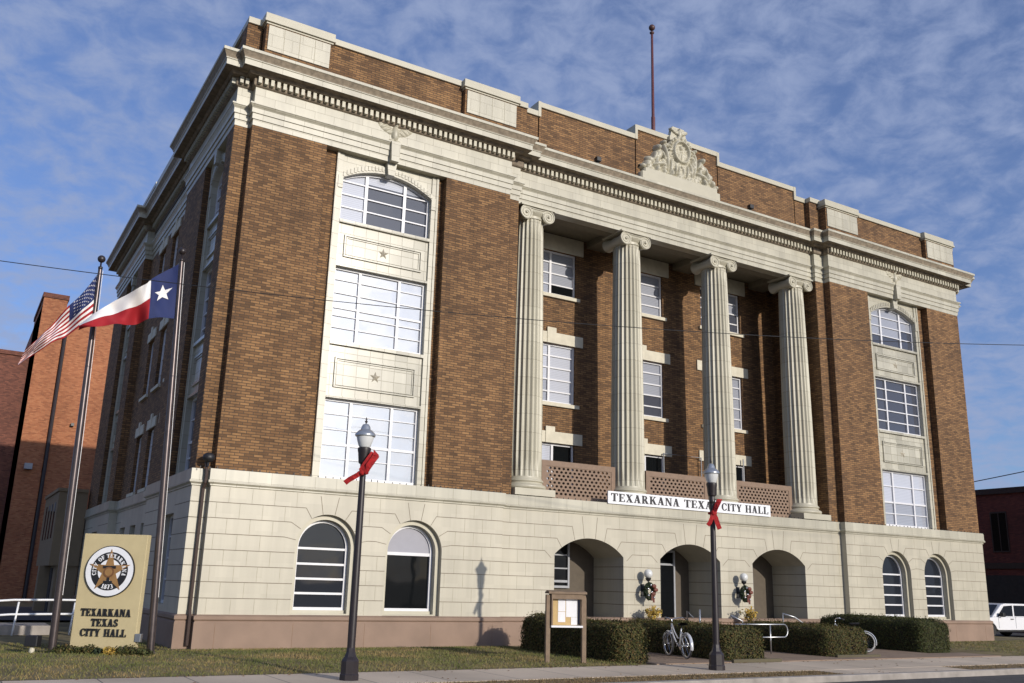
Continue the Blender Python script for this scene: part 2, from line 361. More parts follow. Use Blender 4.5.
def wall_open(mb, T, a0, a1, z0, z1, ops, N=20, mi=0):
    """flat wall with openings (uc, half, zbot, spring, rise, reveal depth)"""
    cur = a0
    for uc, half, zb, sp, ri, dep in sorted(ops):
        l, rt = uc-half, uc+half
        if l > cur+1e-6: mb.q(T(cur, 0, z0), T(l, 0, z0), T(l, 0, z1), T(cur, 0, z1), mi=mi)
        if zb > z0+1e-6: mb.q(T(l, 0, z0), T(rt, 0, z0), T(rt, 0, zb), T(l, 0, zb), mi=mi)
        n = N if ri > 0 else 1
        for i in range(n):
            # cosine spacing keeps the springing round
            ua = uc-half*math.cos(math.pi*i/n); ub = uc-half*math.cos(math.pi*(i+1)/n)
            za, zb_ = arc_z(ua, uc, half, sp, ri), arc_z(ub, uc, half, sp, ri)
            mb.q(T(ua, 0, za), T(ub, 0, zb_), T(ub, 0, z1), T(ua, 0, z1), mi=mi)
            mb.q(T(ua, 0, za), T(ub, 0, zb_), T(ub, dep, zb_), T(ua, dep, za), mi=mi)
        mb.q(T(l, 0, zb), T(l, 0, sp), T(l, dep, sp), T(l, dep, zb), mi=mi)
        mb.q(T(rt, 0, zb), T(rt, 0, sp), T(rt, dep, sp), T(rt, dep, zb), mi=mi)
        mb.q(T(l, 0, zb), T(rt, 0, zb), T(rt, dep, zb), T(l, dep, zb), mi=mi)
        cur = rt
    if a1 > cur: mb.q(T(cur, 0, z0), T(a1, 0, z0), T(a1, 0, z1), T(cur, 0, z1), mi=mi)

def arch_band(mb, T, uc, h0, s0, r0_, h1, s1, r1, v0, v1, zb, N=20, legs=True):
    """band between an inner and an outer arch, front at v0, back at v1"""
    def pts(h, s, ri): 
        L = [(uc-h*math.cos(math.pi*i/N)) for i in range(N+1)]
        return [(x, arc_z(x, uc, h, s, ri)) for x in L]
    A, B = pts(h0, s0, r0_), pts(h1, s1, r1)
    if legs:
        A = [(uc-h0, zb)]+A+[(uc+h0, zb)]; B = [(uc-h1, zb)]+B+[(uc+h1, zb)]
    for i in range(len(A)-1):
        mb.q(T(A[i][0], v0, A[i][1]), T(A[i+1][0], v0, A[i+1][1]), T(B[i+1][0], v0, B[i+1][1]), T(B[i][0], v0, B[i][1]))
        mb.q(T(A[i][0], v0, A[i][1]), T(A[i+1][0], v0, A[i+1][1]), T(A[i+1][0], v1, A[i+1][1]), T(A[i][0], v1, A[i][1]))
        mb.q(T(B[i][0], v0, B[i][1]), T(B[i+1][0], v0, B[i+1][1]), T(B[i+1][0], v1, B[i+1][1]), T(B[i][0], v1, B[i][1]))

# ------------------------------------------------------------------ lettering (bold serif strokes)
def glyph(ch):
    S = []
    def rc(x0, y0, x1, y1): S.append([(x0, y0), (x1, y0), (x1, y1), (x0, y1)])
    def ln(x0, y0, x1, y1, w): S.append([(x0-w/2, y0), (x0+w/2, y0), (x1+w/2, y1), (x1-w/2, y1)])
    def arc(cx, cy, rx, ry, a0, a1, wa, wb=None, n=9):
        for i in range(n):
            t0, t1 = R(a0+(a1-a0)*i/n), R(a0+(a1-a0)*(i+1)/n)
            def ww(t): return wa if wb is None else wb+(wa-wb)*abs(math.cos(t))
            S.append([(cx+(rx-ww(t0))*math.cos(t0), cy+(ry-ww(t0)*.75)*math.sin(t0)), (cx+rx*math.cos(t0), cy+ry*math.sin(t0)),
                      (cx+rx*math.cos(t1), cy+ry*math.sin(t1)), (cx+(rx-ww(t1))*math.cos(t1), cy+(ry-ww(t1)*.75)*math.sin(t1))])
    sf = 0.07
    if ch == 'T':
        rc(0, .91, .76, 1); rc(.27, 0, .49, .93); rc(.17, 0, .59, sf); rc(0, .70, .07, .95); rc(.69, .70, .76, .95); w = .76
    elif ch == 'E':
        rc(.07, 0, .28, 1); rc(0, .92, .64, 1); rc(0, 0, .68, .08); rc(.25, .47, .48, .55); rc(.44, .36, .50, .66); rc(.57, .72, .64, .95); rc(.61, .03, .68, .30); w = .70
    elif ch == 'F':
        rc(.07, 0, .28, 1); rc(0, .92, .64, 1); rc(0, 0, .40, sf); rc(.25, .47, .48, .55); rc(.44, .36, .50, .66); rc(.57, .72, .64, .95); w = .64
    elif ch == 'X':
        ln(.62, 0, .17, 1, .25); ln(.10, 0, .64, 1, .10); rc(0, .93, .38, 1); rc(.48, .93, .78, 1); rc(0, 0, .28, sf); rc(.42, 0, .80, sf); w = .80
    elif ch == 'A':
        ln(.60, 0, .38, 1, .24); ln(.10, 0, .36, .96, .09); rc(.18, .28, .58, .36); rc(0, 0, .26, sf); rc(.44, 0, .80, sf); w = .80
    elif ch == 'R':
        rc(.07, 0, .28, 1); rc(0, 0, .38, sf); rc(0, .93, .40, 1); arc(.36, .745, .27, .255, -90, 90, .20, .10); rc(.26, .49, .38, .57); rc(.26, .92, .38, 1); ln(.64, 0, .40, .52, .24); rc(.54, 0, .82, sf); w = .80
    elif ch == 'K':
        rc(.07, 0, .28, 1); rc(0, 0, .38, sf); rc(0, .93, .38, 1); ln(.27, .40, .64, .97, .11); ln(.66, 0, .40, .62, .24); rc(.48, .93, .78, 1); rc(.50, 0, .84, sf); w = .84
    elif ch == 'N':
        rc(.08, 0, .17, 1); rc(.64, 0, .73, 1); ln(.68, 0, .17, 1, .20); rc(0, 0, .27, sf); rc(.53, .93, .82, 1); rc(0, .93, .2, 1); w = .82
    elif ch == 'S':
        arc(.31, .735, .27, .275, 35, 270, .20, .11, 10); arc(.31, .27, .30, .28, 90, -145, .21, .11, 10); rc(.50, .68, .56, .97); rc(.02, .02, .08, .34); w = .63
    elif ch == 'C':
        arc(.42, .5, .42, .515, 48, 312, .23, .10, 14); rc(.66, .64, .73, .97); rc(.68, .10, .73, .30); w = .75
    elif ch == 'O':
        arc(.42, .5, .42, .515, 0, 360, .23, .10, 18); w = .84
    elif ch == 'I':
        rc(.08, 0, .30, 1); rc(0, 0, .38, sf); rc(0, .93, .38, 1); w = .38
    elif ch == 'Y':
        rc(.29, 0, .50, .46); rc(.19, 0, .60, sf); ln(.395, .40, .15, 1, .23); ln(.44, .40, .66, 1, .10); rc(0, .93, .34, 1); rc(.52, .93, .80, 1); w = .79
    elif ch == 'H':
        rc(.07, 0, .28, 1); rc(.58, 0, .79, 1); rc(.26, .46, .60, .54)
        for x in (0, .50): rc(x, 0, x+.36, sf); rc(x, .93, x+.36, 1)
        w = .86
    elif ch == 'L':
        rc(.07, 0, .28, 1); rc(0, .93, .38, 1); rc(0, 0, .68, .08); rc(.61, .03, .68, .32); w = .70
    elif ch == '1': rc(.12, 0, .32, 1); rc(0, 0, .44, sf); rc(0, .82, .14, .90); w = .44
    elif ch == '8': arc(.3, .74, .26, .27, 0, 360, .18, .1, 14); arc(.3, .27, .30, .28, 0, 360, .2, .1, 14); w = .6
    elif ch == '7': rc(0, .88, .58, 1); ln(.22, 0, .48, .9, .2); w = .58
    elif ch == '3': arc(.27, .74, .27, .27, 140, -90, .18, .1, 10); arc(.27, .27, .30, .28, 90, -140, .2, .1, 10); w = .57
    else: w = .42
    return S, w
def text_width(s): return sum(glyph(c)[1]+.11 for c in s)-.11
def text(mb, s, T, u_0, base, h, width=None, depth=.02, mi=0):
    k = (width/text_width(s)) if width else h
    x = u_0; cnt = 0
    for c in s:
        S, w = glyph(c)
        for poly in S:
            cnt += 1
            mb.prism([(x+p[0]*k, base+p[1]*h) for p in poly], T, -depth-.0003*(cnt % 7), 0.001, mi)
        x += (w+.11)*k
def star_poly(cx, cz, rad, rot=0.0, inner=.40):
    P = []
    for i in range(10):
        a = R(90+36*i)+rot; rr = rad if i % 2 == 0 else rad*inner
        P.append((cx+rr*math.cos(a), cz+rr*math.sin(a)))
    return P

# ================================================================== SETTING
def sheet(name, mats, x0, x1, y0, y1, z, kind='structure'):
    mb = MB(); mb.q((x0, y0, z), (x1, y0, z), (x1, y1, z), (x0, y1, z))
    return tag(mb.build(name, mats), kind=kind)
sheet('ground', M_EARTH, -600, 600, -500, 900, -0.22)
sheet('road', M_ROAD, -150, 150, -24, -10.02, -0.13)
sheet('side_street', M_ROAD, 22.5, 31, -10.0, 120, -0.06)
mb = MB(); mb.box(-150, 22.5, -8.75, -6.55, -0.3, 0.0); tag(mb.build('sidewalk', M_CONC), kind='structure')
mb = MB(); mb.box(-4.2, 0.6, -9.8, -8.752, -0.3, -0.004); tag(mb.build('sidewalk', M_CONC), kind='structure')
mb = MB(); mb.box(-150, 22.5, -10.02, -9.802, -0.35, 0.012); tag(mb.build('kerb', M_KERB, bevel=.02), kind='structure')
mb = MB(); mb.box(-150, -4.204, -9.8, -8.752, -0.3, -0.012); mb.box(0.604, 22.5, -9.8, -8.752, -0.3, -0.012)
tag(mb.build('verge', M_VERGE), kind='structure')
# lawn: a gently uneven sheet in front of and beside the hall
mb = MB()
def lawn_z(x, y):
    e = min(1, max(0, (-y-.2)/1.0))*min(1, max(0, (y+6.5)/1.2)) if y < 0 else .3
    if y < 0: e *= 1-min(1, max(0, min((x+8.6)/1.0, (8.3-x)/1.0)))*1.0; return_z = -.02*min(1, max(0, min((x+7.8)/.5, (7.6-x)/.5)))
    else: return_z = 0
    return return_z+.006+e*(.05+.035*noise.noise(Vector((x*.35, y*.5, 3))))
mb.grid(120, 40, lambda a, b: (-60+82*a, -6.555+46.5*(b**2.2), lawn_z(-60+82*a, -6.555+46.5*(b**2.2))))
tag(mb.build('lawn', M_GRASS, smooth=True), kind='structure')
mb = MB(); mb.box(-7.25, 5.2, -6.548, -.4, -.2, .024)
mb.box(5.202, 7.0, -6.548, -5.2, -.2, .022)
tag(mb.build('walkway', M_WALK), kind='structure')
sheet('car_park', M_ROAD, -60, -17.9, 14.0, 29, .10)

# grass blades
def blades(name, m_, n, fx, h0, h1, w):
    mb = MB()
    for _ in range(n):
        x, y, z = fx(); a = random.uniform(0, 6.28); h = random.uniform(h0, h1); lx, ly = random.gauss(0, .5)*h, random.gauss(0, .5)*h
        dx, dy = math.cos(a)*w, math.sin(a)*w
        mb.q((x-dx, y-dy, z-.004), (x+dx, y+dy, z-.004), (x+lx, y+ly, z+h))
    o = mb.build(name, m_, recalc=False); tag(o, kind='stuff'); return o
def f_lawn():
    while True:
        x = random.uniform(-24.5, -7.8) if random.random() < .8 else random.uniform(8, 21)
        y = -6.6+6.55*random.random() if x > -17.4 else -6.6+9*random.random()
        if -.18 < y and -17.4 < x < 17.4: continue
        return x, y, lawn_z(x, y)
tag(blades('lawn_grass', M_BLADE, 52000, f_lawn, .025, .06, .009), 'short winter grass of mixed green and straw in front of the hall', 'grass')
def f_verge():
    x = random.uniform(-16, -4.25) if random.random() < .6 else random.uniform(.65, 20)
    return x, random.uniform(-9.78, -8.77), -.012
tag(blades('verge_grass', M_DRYBLADE, 14000, f_verge, .015, .045, .008), 'dry brown grass in the strip between sidewalk and kerb', 'grass')

M_DEAD = island_mat('dead_leaves', [(0.16, 0.07, 0.03), (0.24, 0.13, 0.05), (0.10, 0.05, 0.025), (0.30, 0.17, 0.07)])
mb = MB()
for _ in range(420):
    t_ = random.random(); x = random.uniform(-21, 18)
    y = random.gauss(-6.62, .10) if t_ < .35 else (random.gauss(-9.75, .12) if t_ < .6 else random.uniform(-9.6, -3.5))
    if -8.2 < x < 7.2 and y > -6.4: x = random.uniform(-6.6, -5.2); 
    z = lawn_z(x, y)+.012 if y > -6.55 else .004
    a = random.uniform(0, 6.28); l = random.uniform(.02, .045); c_, s_ = math.cos(a)*l, math.sin(a)*l
    mb.q((x-c_, y-s_, z), (x+s_*.5, y-c_*.5, z+.012), (x+c_, y+s_, z+.004), (x-s_*.5, y+c_*.5, z+.014))
tag(mb.build('fallen_leaves', M_DEAD, recalc=False), 'scattered brown fallen leaves on the sidewalk and lawn edge', 'leaves', kind='stuff')

# ================================================================== CITY HALL
hall = empty('city_hall', (0, 0, 0), label='four storey tan brick city hall with cream terracotta base, cornice and four fluted columns', cat='building')
D = 21.7
def mirror_poly(front_left):
    """closed CCW outline from its left half of the front (x<0, going left to right)"""
    fr = front_left+[(-x, y) for x, y in reversed(front_left)]
    return fr
side = [(17.25, 6.5), (16.95, 6.5), (16.95, 14.5), (17.25, 14.5), (17.25, D)]
def outline(front_left, xo, xi):
    p = mirror_poly(front_left)
    p += [(xo, 6.6), (xi, 6.6), (xi, 14.4), (xo, 14.4), (xo, D), (-xo, D), (-xo, 14.4), (-xi, 14.4), (-xi, 6.6), (-xo, 6.6)]
    return p
def offset(poly, d):
    n = len(poly); out = []
    for i in range(n):
        p0, p1, p2 = Vector(poly[i-1]), Vector(poly[i]), Vector(poly[(i+1) % n])
        d1 = (p1-p0).normalized(); d2 = (p2-p1).normalized()
        n1 = Vector((d1.y, -d1.x)); n2 = Vector((d2.y, -d2.x))
        k = 1+n1.dot(n2)
        m_ = (n1+n2)/k if k > 1e-4 else n1
        out.append((p1.x+m_.x*d, p1.y+m_.y*d))
    return out
def sweep(mb, poly, prof):
    n = len(poly); b = len(mb.v)
    for o_, z in prof:
        mb.v += [(x, y, z) for x, y in offset(poly, o_)]
    for i in range(len(prof)-1):
        for k in range(n):
            k2 = (k+1) % n
            mb.f.append((b+i*n+k, b+i*n+k2, b+(i+1)*n+k2, b+(i+1)*n+k)); mb.m.append(0)

P_UP = outline([(-17.25, .33), (-16.8, .33), (-16.8, .03), (-7.95, .03), (-7.95, .33), (-7.42, .33), (-7.42, .5)], 17.25, 16.95)
P_BASE = outline([(-17.3, .25), (-16.87, .25), (-16.87, 0.0), (-7.9, 0.0), (-7.9, .25)], 17.3, 17.0)

# --- plinth and base storey
mb = MB(); sweep(mb, P_BASE, [(.07, -.3), (.07, .66), (.045, .70), (.085, .74), (.085, .82), (.0, .86), (-.3, .862)])
pl = mb.build('plinth', M_PLINTH, hall)
mb = MB()
for k in range(-8, 9):      # plinth slab joints
    if abs(k) > 3: 
        x = k*2.05; mb.box(x-.006, x+.006, -.073, -.05, .02, .66)
mb.build('slab_joint', mat('plinth_joint', (0.22, 0.14, 0.09), .9), pl)
BW = [13.55, 10.87]
mb = MB()
ops = [(s*c, .90, .86, 2.70, .87, .16) for s in (-1, 1) for c in BW]
wall_open(mb, TF(0), -16.87, -7.9, .86, 4.13, [o for o in ops if o[0] < 0], 26)
wall_open(mb, TF(0), 7.9, 16.87, .86, 4.13, [o for o in ops if o[0] > 0], 26)
AR = [(x, 1.395, 0.0, 2.80, .56, 1.7) for x in (-4.385, 0, 4.385)]
wall_open(mb, TF(.25), -7.9, 7.9, .0, 4.13, [(a[0], a[1], .80, a[3], a[4], a[5]) for a in AR], 26)
for s in (-1, 1):
    mb.q((s*7.9, 0, .86), (s*7.9, .25, .86), (s*7.9, .25, 4.13), (s*7.9, 0, 4.13))
    mb.q((s*16.87, 0, .86), (s*16.87, .25, .86), (s*16.87, .25, 4.13), (s*16.87, 0, 4.13))
    mb.q((s*16.87, .25, .86), (s*17.3, .25, .86), (s*17.3, .25, 4.13), (s*16.87, .25, 4.13))
    T = TL(-17.3) if s < 0 else TR(17.3); T2 = TL(-17.0) if s < 0 else TR(17.0)
    wall_open(mb, T, .25, 6.6, .86, 4.13, [(2.9, .75, 1.05, 3.5, 0, .3)])
    wall_open(mb, T, 14.4, D, .86, 4.13, [(17.9, .75, 1.05, 3.5, 0, .3)])
    wall_open(mb, T2, 6.6, 14.4, .86, 4.13, [(8.3, .55, 1.3, 3.5, 0, .3), (10.5, .55, 1.3, 3.5, 0, .3), (12.7, .55, 1.3, 3.5, 0, .3)])
    for y in (6.6, 14.4): mb.q((s*17.3, y, .86), (s*17.0, y, .86), (s*17.0, y, 4.13), (s*17.3, y, 4.13))
mb.q((-17.3, D, 0), (17.3, D, 0), (17.3, D, 4.13), (-17.3, D, 4.13))
base_wall = mb.build('base_wall', M_BASE, hall)
# porch behind the three arches
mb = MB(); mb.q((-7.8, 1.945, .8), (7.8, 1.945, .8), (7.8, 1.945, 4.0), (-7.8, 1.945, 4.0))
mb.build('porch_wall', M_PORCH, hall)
# base course (coping) between base and brick
mb = MB(); sweep(mb, P_BASE, [(0, 4.12), (.03, 4.14), (.03, 4.17), (.09, 4.22), (.09, 4.27), (.06, 4.285), (.06, 4.575), (-1.2, 4.60)])
coping = mb.build('base_coping', M_TERRA, hall)
mb = MB()       # little bird spikes / clips that line the ledge
for i in range(150):
    x = -17.2+i*.23+random.uniform(-.03, .03); y = .02 if abs(x) > 7.9 else .27
    mb.box(x-.011, x+.011, y-.03, y-.01, 4.575, 4.625+random.uniform(-.01, .02))
tag(mb.build('ledge_clip', M_BLACK, coping), kind='stuff')

# --- stone joints on the base
mbh, mbv = MB(), MB()
def flush(tagname=''):
    global mbh, mbv
    if mbh.v: mbh.build('bed_joint', M_JH, base_wall)
    if mbv.v: mbv.build('head_joint', M_JV, base_wall)
    mbh, mbv = MB(), MB()
ch = .4075
def hline(x0, x1, z, y): mbh.box(x0, x1, y-.004, y+.01, z-.009, z+.009)
def vline(x, z0, z1, y): mbv.box(x-.006, x+.006, y-.0025, y+.01, z0, z1)
def seg(p, q, y, w=.016):
    a, b = Vector((p[0], p[1])), Vector((q[0], q[1])); n = (b-a).normalized(); n = Vector((-n.y, n.x))*w/2
    mbh.prism([tuple(a-n), tuple(b-n), tuple(b+n), tuple(a+n)], TF(y), -.003, .01)
def base_joints(x0, x1, y, arches, voff):
    for k in range(0, 8):
        z = .86+k*ch; cuts = []
        for uc, half, sp, ri in arches:
            Rr = (half*half+ri*ri)/(2*ri); cz = sp+ri-Rr
            Ro = Rr+.34
            if z <= sp+.02: cuts.append((uc-half-.0, uc+half+.0, None))
            elif z - cz < Ro*1.03:
                s = min(.96, (z-cz)/Ro); c = math.sqrt(1-s*s)
                if Rr*c < half*1.02 or True:
                    pi = (uc-Rr*c, cz+Rr*s); po = (uc-Ro*c, z)
                    if z < sp+ri+.42:
                        c2 = max(c, .30)
                        cuts.append((uc-Ro*c2, uc+Ro*c2, (Rr, cz, c2)))
                        for sg in (-1, 1):
                            ang = math.atan2(s, c2*1.0)
                            seg((uc+sg*Ro*c2, z), (uc+sg*(Rr+.01)*math.cos(ang)*1.0, cz+(Rr+.01)*math.sin(ang)), y)
            elif z > sp+ri+.05: pass
        segs = [(x0, x1)]
        for a, b, _ in cuts:
            ns = []
            for p, q in segs:
                if b <= p or a >= q: ns.append((p, q)); continue
                if a > p: ns.append((p, a))
                if b < q: ns.append((b, q))
            segs = ns
        if k > 0:
            for p, q in segs: hline(p, q, z, y)
        # vertical joints in the course above this line
        zm = z+ch/2; x = x0+((k % 2)*.31+voff)
        while x < x1-.1:
            ok = True
            for uc, half, sp, ri in arches:
                Rr = (half*half+ri*ri)/(2*ri); cz = sp+ri-Rr
                if zm < sp and abs(x-uc) < half+.1: ok = False
                if zm >= sp-.2 and math.hypot(x-uc, max(0, z+.0-cz)) < Rr+.36 : ok = False
                if zm >= sp and abs(x-uc) < half*.55: ok = False
            if ok and x > x0+.1: vline(x, z+.012, z+ch-.012, y)
            x += .62
    for uc, half, sp, ri in arches:
        Rr = (half*half+ri*ri)/(2*ri); cz = sp+ri-Rr
        for sg in (-1, 1):
            a = R(90+sg*(11 if Rr < 1.2 else 6.5)); 
            top = 4.06
            k = (top-cz)/math.sin(a)
            seg((uc+Rr*math.cos(a), cz+Rr*math.sin(a)), (uc+k*math.cos(a), top), y)
base_joints(-16.87, -7.9, 0, [(-c, .90, 2.70, .87) for c in BW], .2)
flush(); base_joints(7.9, 16.87, 0, [(c, .90, 2.70, .87) for c in BW], .2)
flush(); base_joints(-7.9, 7.9, .25, [(a[0], a[1], a[3], a[4]) for a in AR], .1)
flush()
for k in range(1, 8):
    z = .86+k*ch
    for s in (-1, 1):
        mbh.box(min(s*16.87, s*17.3), max(s*16.87, s*17.3), .246, .26, z-.011, z+.011)
        for y0, y1, X in ((.25, 2.15, 17.3), (3.65, 6.6, 17.3), (6.6, 7.7, 17.0), (13.3, 14.4, 17.0), (14.4, 17.1, 17.3), (18.7, D, 17.3)):
            mbh.box(min(s*X, s*(X+.004)), max(s*X, s*(X+.004)), y0, y1, z-.011, z+.011)
    for a in AR:    # inside the arch reveals
        if z < 2.85:
            for sg in (-1, 1):
                xx = a[0]+sg*(a[1]-.004); mbh.box(min(xx, xx+sg*.01), max(xx, xx+sg*.01), .25, 1.94, z-.011, z+.011)
flush()

# --- windows -------------------------------------------------------
def window(T, a0, a1, z0, z1, muls, rails, glass, fw=.07, mw=.10, rw=.045, v=0.0, rise=0.0, frame=None, panes=None, thick_rail=None, parent=None, label=None):
    """T depth v=0 is the frame's face; glass sits 4 cm behind it"""
    frame = frame or M_FRAME
    w = empty('window', T((a0+a1)/2, v, z0), parent=parent or hall)
    off = Vector(w.location)
    Tl = lambda a, vv, z: tuple(Vector(T(a, v+vv, z))-off)
    fb = MB(); uc, half = (a0+a1)/2, (a1-a0)/2; sp = z1-rise
    if rise > 0:
        arch_band(fb, Tl, uc, half-fw, sp, rise-fw, half, sp, rise, 0, .10, z0, 18)
    else:
        fb.box(a0, a0+fw, 0, .1, z0, z1, Tl); fb.box(a1-fw, a1, 0, .1, z0, z1, Tl); fb.box(a0+fw, a1-fw, 0, .1, z1-fw, z1, Tl)
    fb.box(a0+fw*.5, a1-fw*.5, -.012, .1, z0, z0+fw*1.1, Tl)
    for mu in muls:
        zt = (arc_z(mu, uc, half, sp, rise) if rise > 0 else z1)-.03
        fb.box(mu-mw/2, mu+mw/2, .004, .1, z0+fw, zt, Tl)
    xs = [a0+fw]+list(muls)+[a1-fw]
    for rr in rails:
        hgt = rw
        if isinstance(rr, tuple): rr, hgt = rr
        fb.box(a0+fw*.7, a1-fw*.7, .018, .09, rr-hgt/2, rr+hgt/2, Tl)
    fb.build('frame', frame, w)
    # panes: one mesh per light so that each can reflect on its own
    cells = [a0+.03]+list(muls)+[a1-.03]
    gl = glass if isinstance(glass, list) else [glass]*(len(cells)-1)
    for i in range(len(cells)-1):
        g = MB(); lo = MB(); n = 8 if rise > 0 else 1
        tl = random.gauss(0, .004), random.gauss(0, .006)
        for j in range(n):
            ua = cells[i]+(cells[i+1]-cells[i])*j/n; ub = cells[i]+(cells[i+1]-cells[i])*(j+1)/n
            za = (arc_z(ua, uc, half, sp, rise) if rise > 0 else z1)-.03; zb = (arc_z(ub, uc, half, sp, rise) if rise > 0 else z1)-.03
            um = (cells[i]+cells[i+1])/2
            dv = lambda a_, z_: .065+tl[0]*(a_-um)+tl[1]*(z_-(z0+z1)/2)
            zl = z0+.03
            if isinstance(gl[i], tuple):
                zl = z0+(z1-z0)*gl[i][2]
                lo.q(Tl(ua, dv(ua, z0+.03), z0+.03), Tl(ub, dv(ub, z0+.03), z0+.03), Tl(ub, dv(ub, zl), zl), Tl(ua, dv(ua, zl), zl))
            g.q(Tl(ua, dv(ua, zl), zl), Tl(ub, dv(ub, zl), zl), Tl(ub, dv(ub, zb), zb), Tl(ua, dv(ua, za), za))
        if isinstance(gl[i], tuple):
            g.build('pane', gl[i][0], w); lo.build('pane', gl[i][1], w)
        else: g.build('pane', gl[i], w)
    if label: w['label'] = label
    return w

# base windows: moulding ring + window
for s in (-1, 1):
    for i, c in enumerate(BW):
        mb = MB(); uc = s*c
        arch_band(mb, TF(.16), uc, .775, 2.67, .765, .905, 2.70, .875, 0, .24, .86, 24)
        mb.box(uc-.77, uc+.77, .30, .44, .86, .985); mb.box(uc-.775, uc+.775, .162, .31, .86, .90)
        mb.build('window_surround', M_TRIM, hall)
        if s < 0 and i == 1:
            w = window(TF(.36), uc-.765, uc+.765, .985, 3.425, [], [(2.60, .09)], G_BLACK, v=0, rise=.76)
            g = MB(); N = 16       # grey blank in the arched head of this window
            o = w.location
            for j in range(N):
                ua = uc-.70*math.cos(math.pi*j/N); ub = uc-.70*math.cos(math.pi*(j+1)/N)
                g.q((ua-o.x, .415-o.y, 2.64-o.z), (ub-o.x, .415-o.y, 2.64-o.z), (ub-o.x, .415-o.y, arc_z(ub, uc, .70, 2.675, .69)-o.z), (ua-o.x, .415-o.y, arc_z(ua, uc, .70, 2.675, .69)-o.z))
            g.build('blind_panel', mat('pale_blank_panel', (.27, .27, .31), .5, .03), w)
        else:
            window(TF(.36), uc-.765, uc+.765, .985, 3.425, [], [2.64, 2.22, 1.82, 1.43], G_SKY, v=0, rise=.76, rw=.06)

# porch wall windows and door
window(TF(1.85), -5.7, -4.08, 1.75, 3.3, [], [2.85, 2.4, (1.97, .08)], G_BLACK, frame=M_FRAMED)
window(TF(1.85), 3.0, 4.62, 1.75, 3.3, [], [2.85, 2.4, (1.97, .08)], G_BLACK, frame=M_FRAMED)
dr = empty('door', (-.35, 1.84, .8), parent=hall)
mb = MB()
mb.box(-1.02, -.95, 0, .09, 0, 2.4); mb.box(.93, 1.0, 0, .09, 0, 2.4); mb.box(-.95, .93, 0, .09, 2.32, 2.4); mb.box(-.05, .04, 0, .09, 0, 2.32); mb.box(-.95, .93, .01, .08, 1.85, 1.92)
mb.build('door_frame', M_FRAMED, dr)
mb = MB(); mb.q((-.97, .05, .0), (.95, .05, .0), (.95, .05, 2.34), (-.97, .05, 2.34)); mb.build('pane', G_BLACK, dr)
mb = MB(); mb.tube([(-.12, -.05, .9), (-.12, -.05, 1.3)], .015); mb.tube([(.17, -.05, .9), (.17, -.05, 1.3)], .015); mb.build('handle', M_STEEL, dr)
# steps in front of the arches
for a in AR:
    mb = MB()
    for k in range(4): mb.box(a[0]-1.5-.0*k, a[0]+1.5, -1.2+.33*k, .163, .07 if k == 0 else .0+.16*k, .16*(k+1)+.0)
    mb.build('entrance_steps', M_KERB, hall)

# --- brick superstructure
PC = 12.31
ZB0, ZB1 = 4.5, 14.72
for s in (-1, 1):
    mb = MB()
    for x0, x1, y in ((14.5, 16.8, .03), (7.95, 10.38, .03), (16.8, 17.245, .33), (7.425, 7.95, .33), (14.03, 14.5, .33), (10.38, 10.59, .33)):
        a, b = sorted((s*x0, s*x1))
        mb.box(a, b, y, .88, ZB0, 14.672)
    mb.build('pavilion_wall', MB_BRICK, hall)
mb = MB()
WX = [-4.32, 0.02, 4.36]
rw_ops = []
for s in (-1, 1): mb.q((s*7.42, .335, ZB0), (s*7.42, 2.9, ZB0), (s*7.42, 2.9, 14.67), (s*7.42, .335, 14.67))
# recessed wall with three storeys of openings
lev = [(4.7, 6.86), (8.36, 10.62), (12.55, 14.32)]
zcuts = [ZB0, 7.6, 11.6, 15.0]
for i in range(3):
    wall_open(mb, TF(2.9), -7.42, 7.42, zcuts[i], zcuts[i+1], [(x, 1.13, lev[i][0], lev[i][1], 0, .16) for x in WX])
mb.build('portico_wall', MB_BRICK, hall)
mb = MB(); mb.q((-7.42, .45, 4.56), (7.42, .45, 4.56), (7.42, 2.9, 4.56), (-7.42, 2.9, 4.56)); mb.build('portico_floor', M_KERB, hall)
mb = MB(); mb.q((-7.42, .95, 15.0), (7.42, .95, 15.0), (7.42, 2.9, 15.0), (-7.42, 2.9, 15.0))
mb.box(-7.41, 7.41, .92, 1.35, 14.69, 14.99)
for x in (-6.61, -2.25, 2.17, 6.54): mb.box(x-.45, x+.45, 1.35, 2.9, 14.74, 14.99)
mb.build('portico_ceiling', M_CEIL, hall)
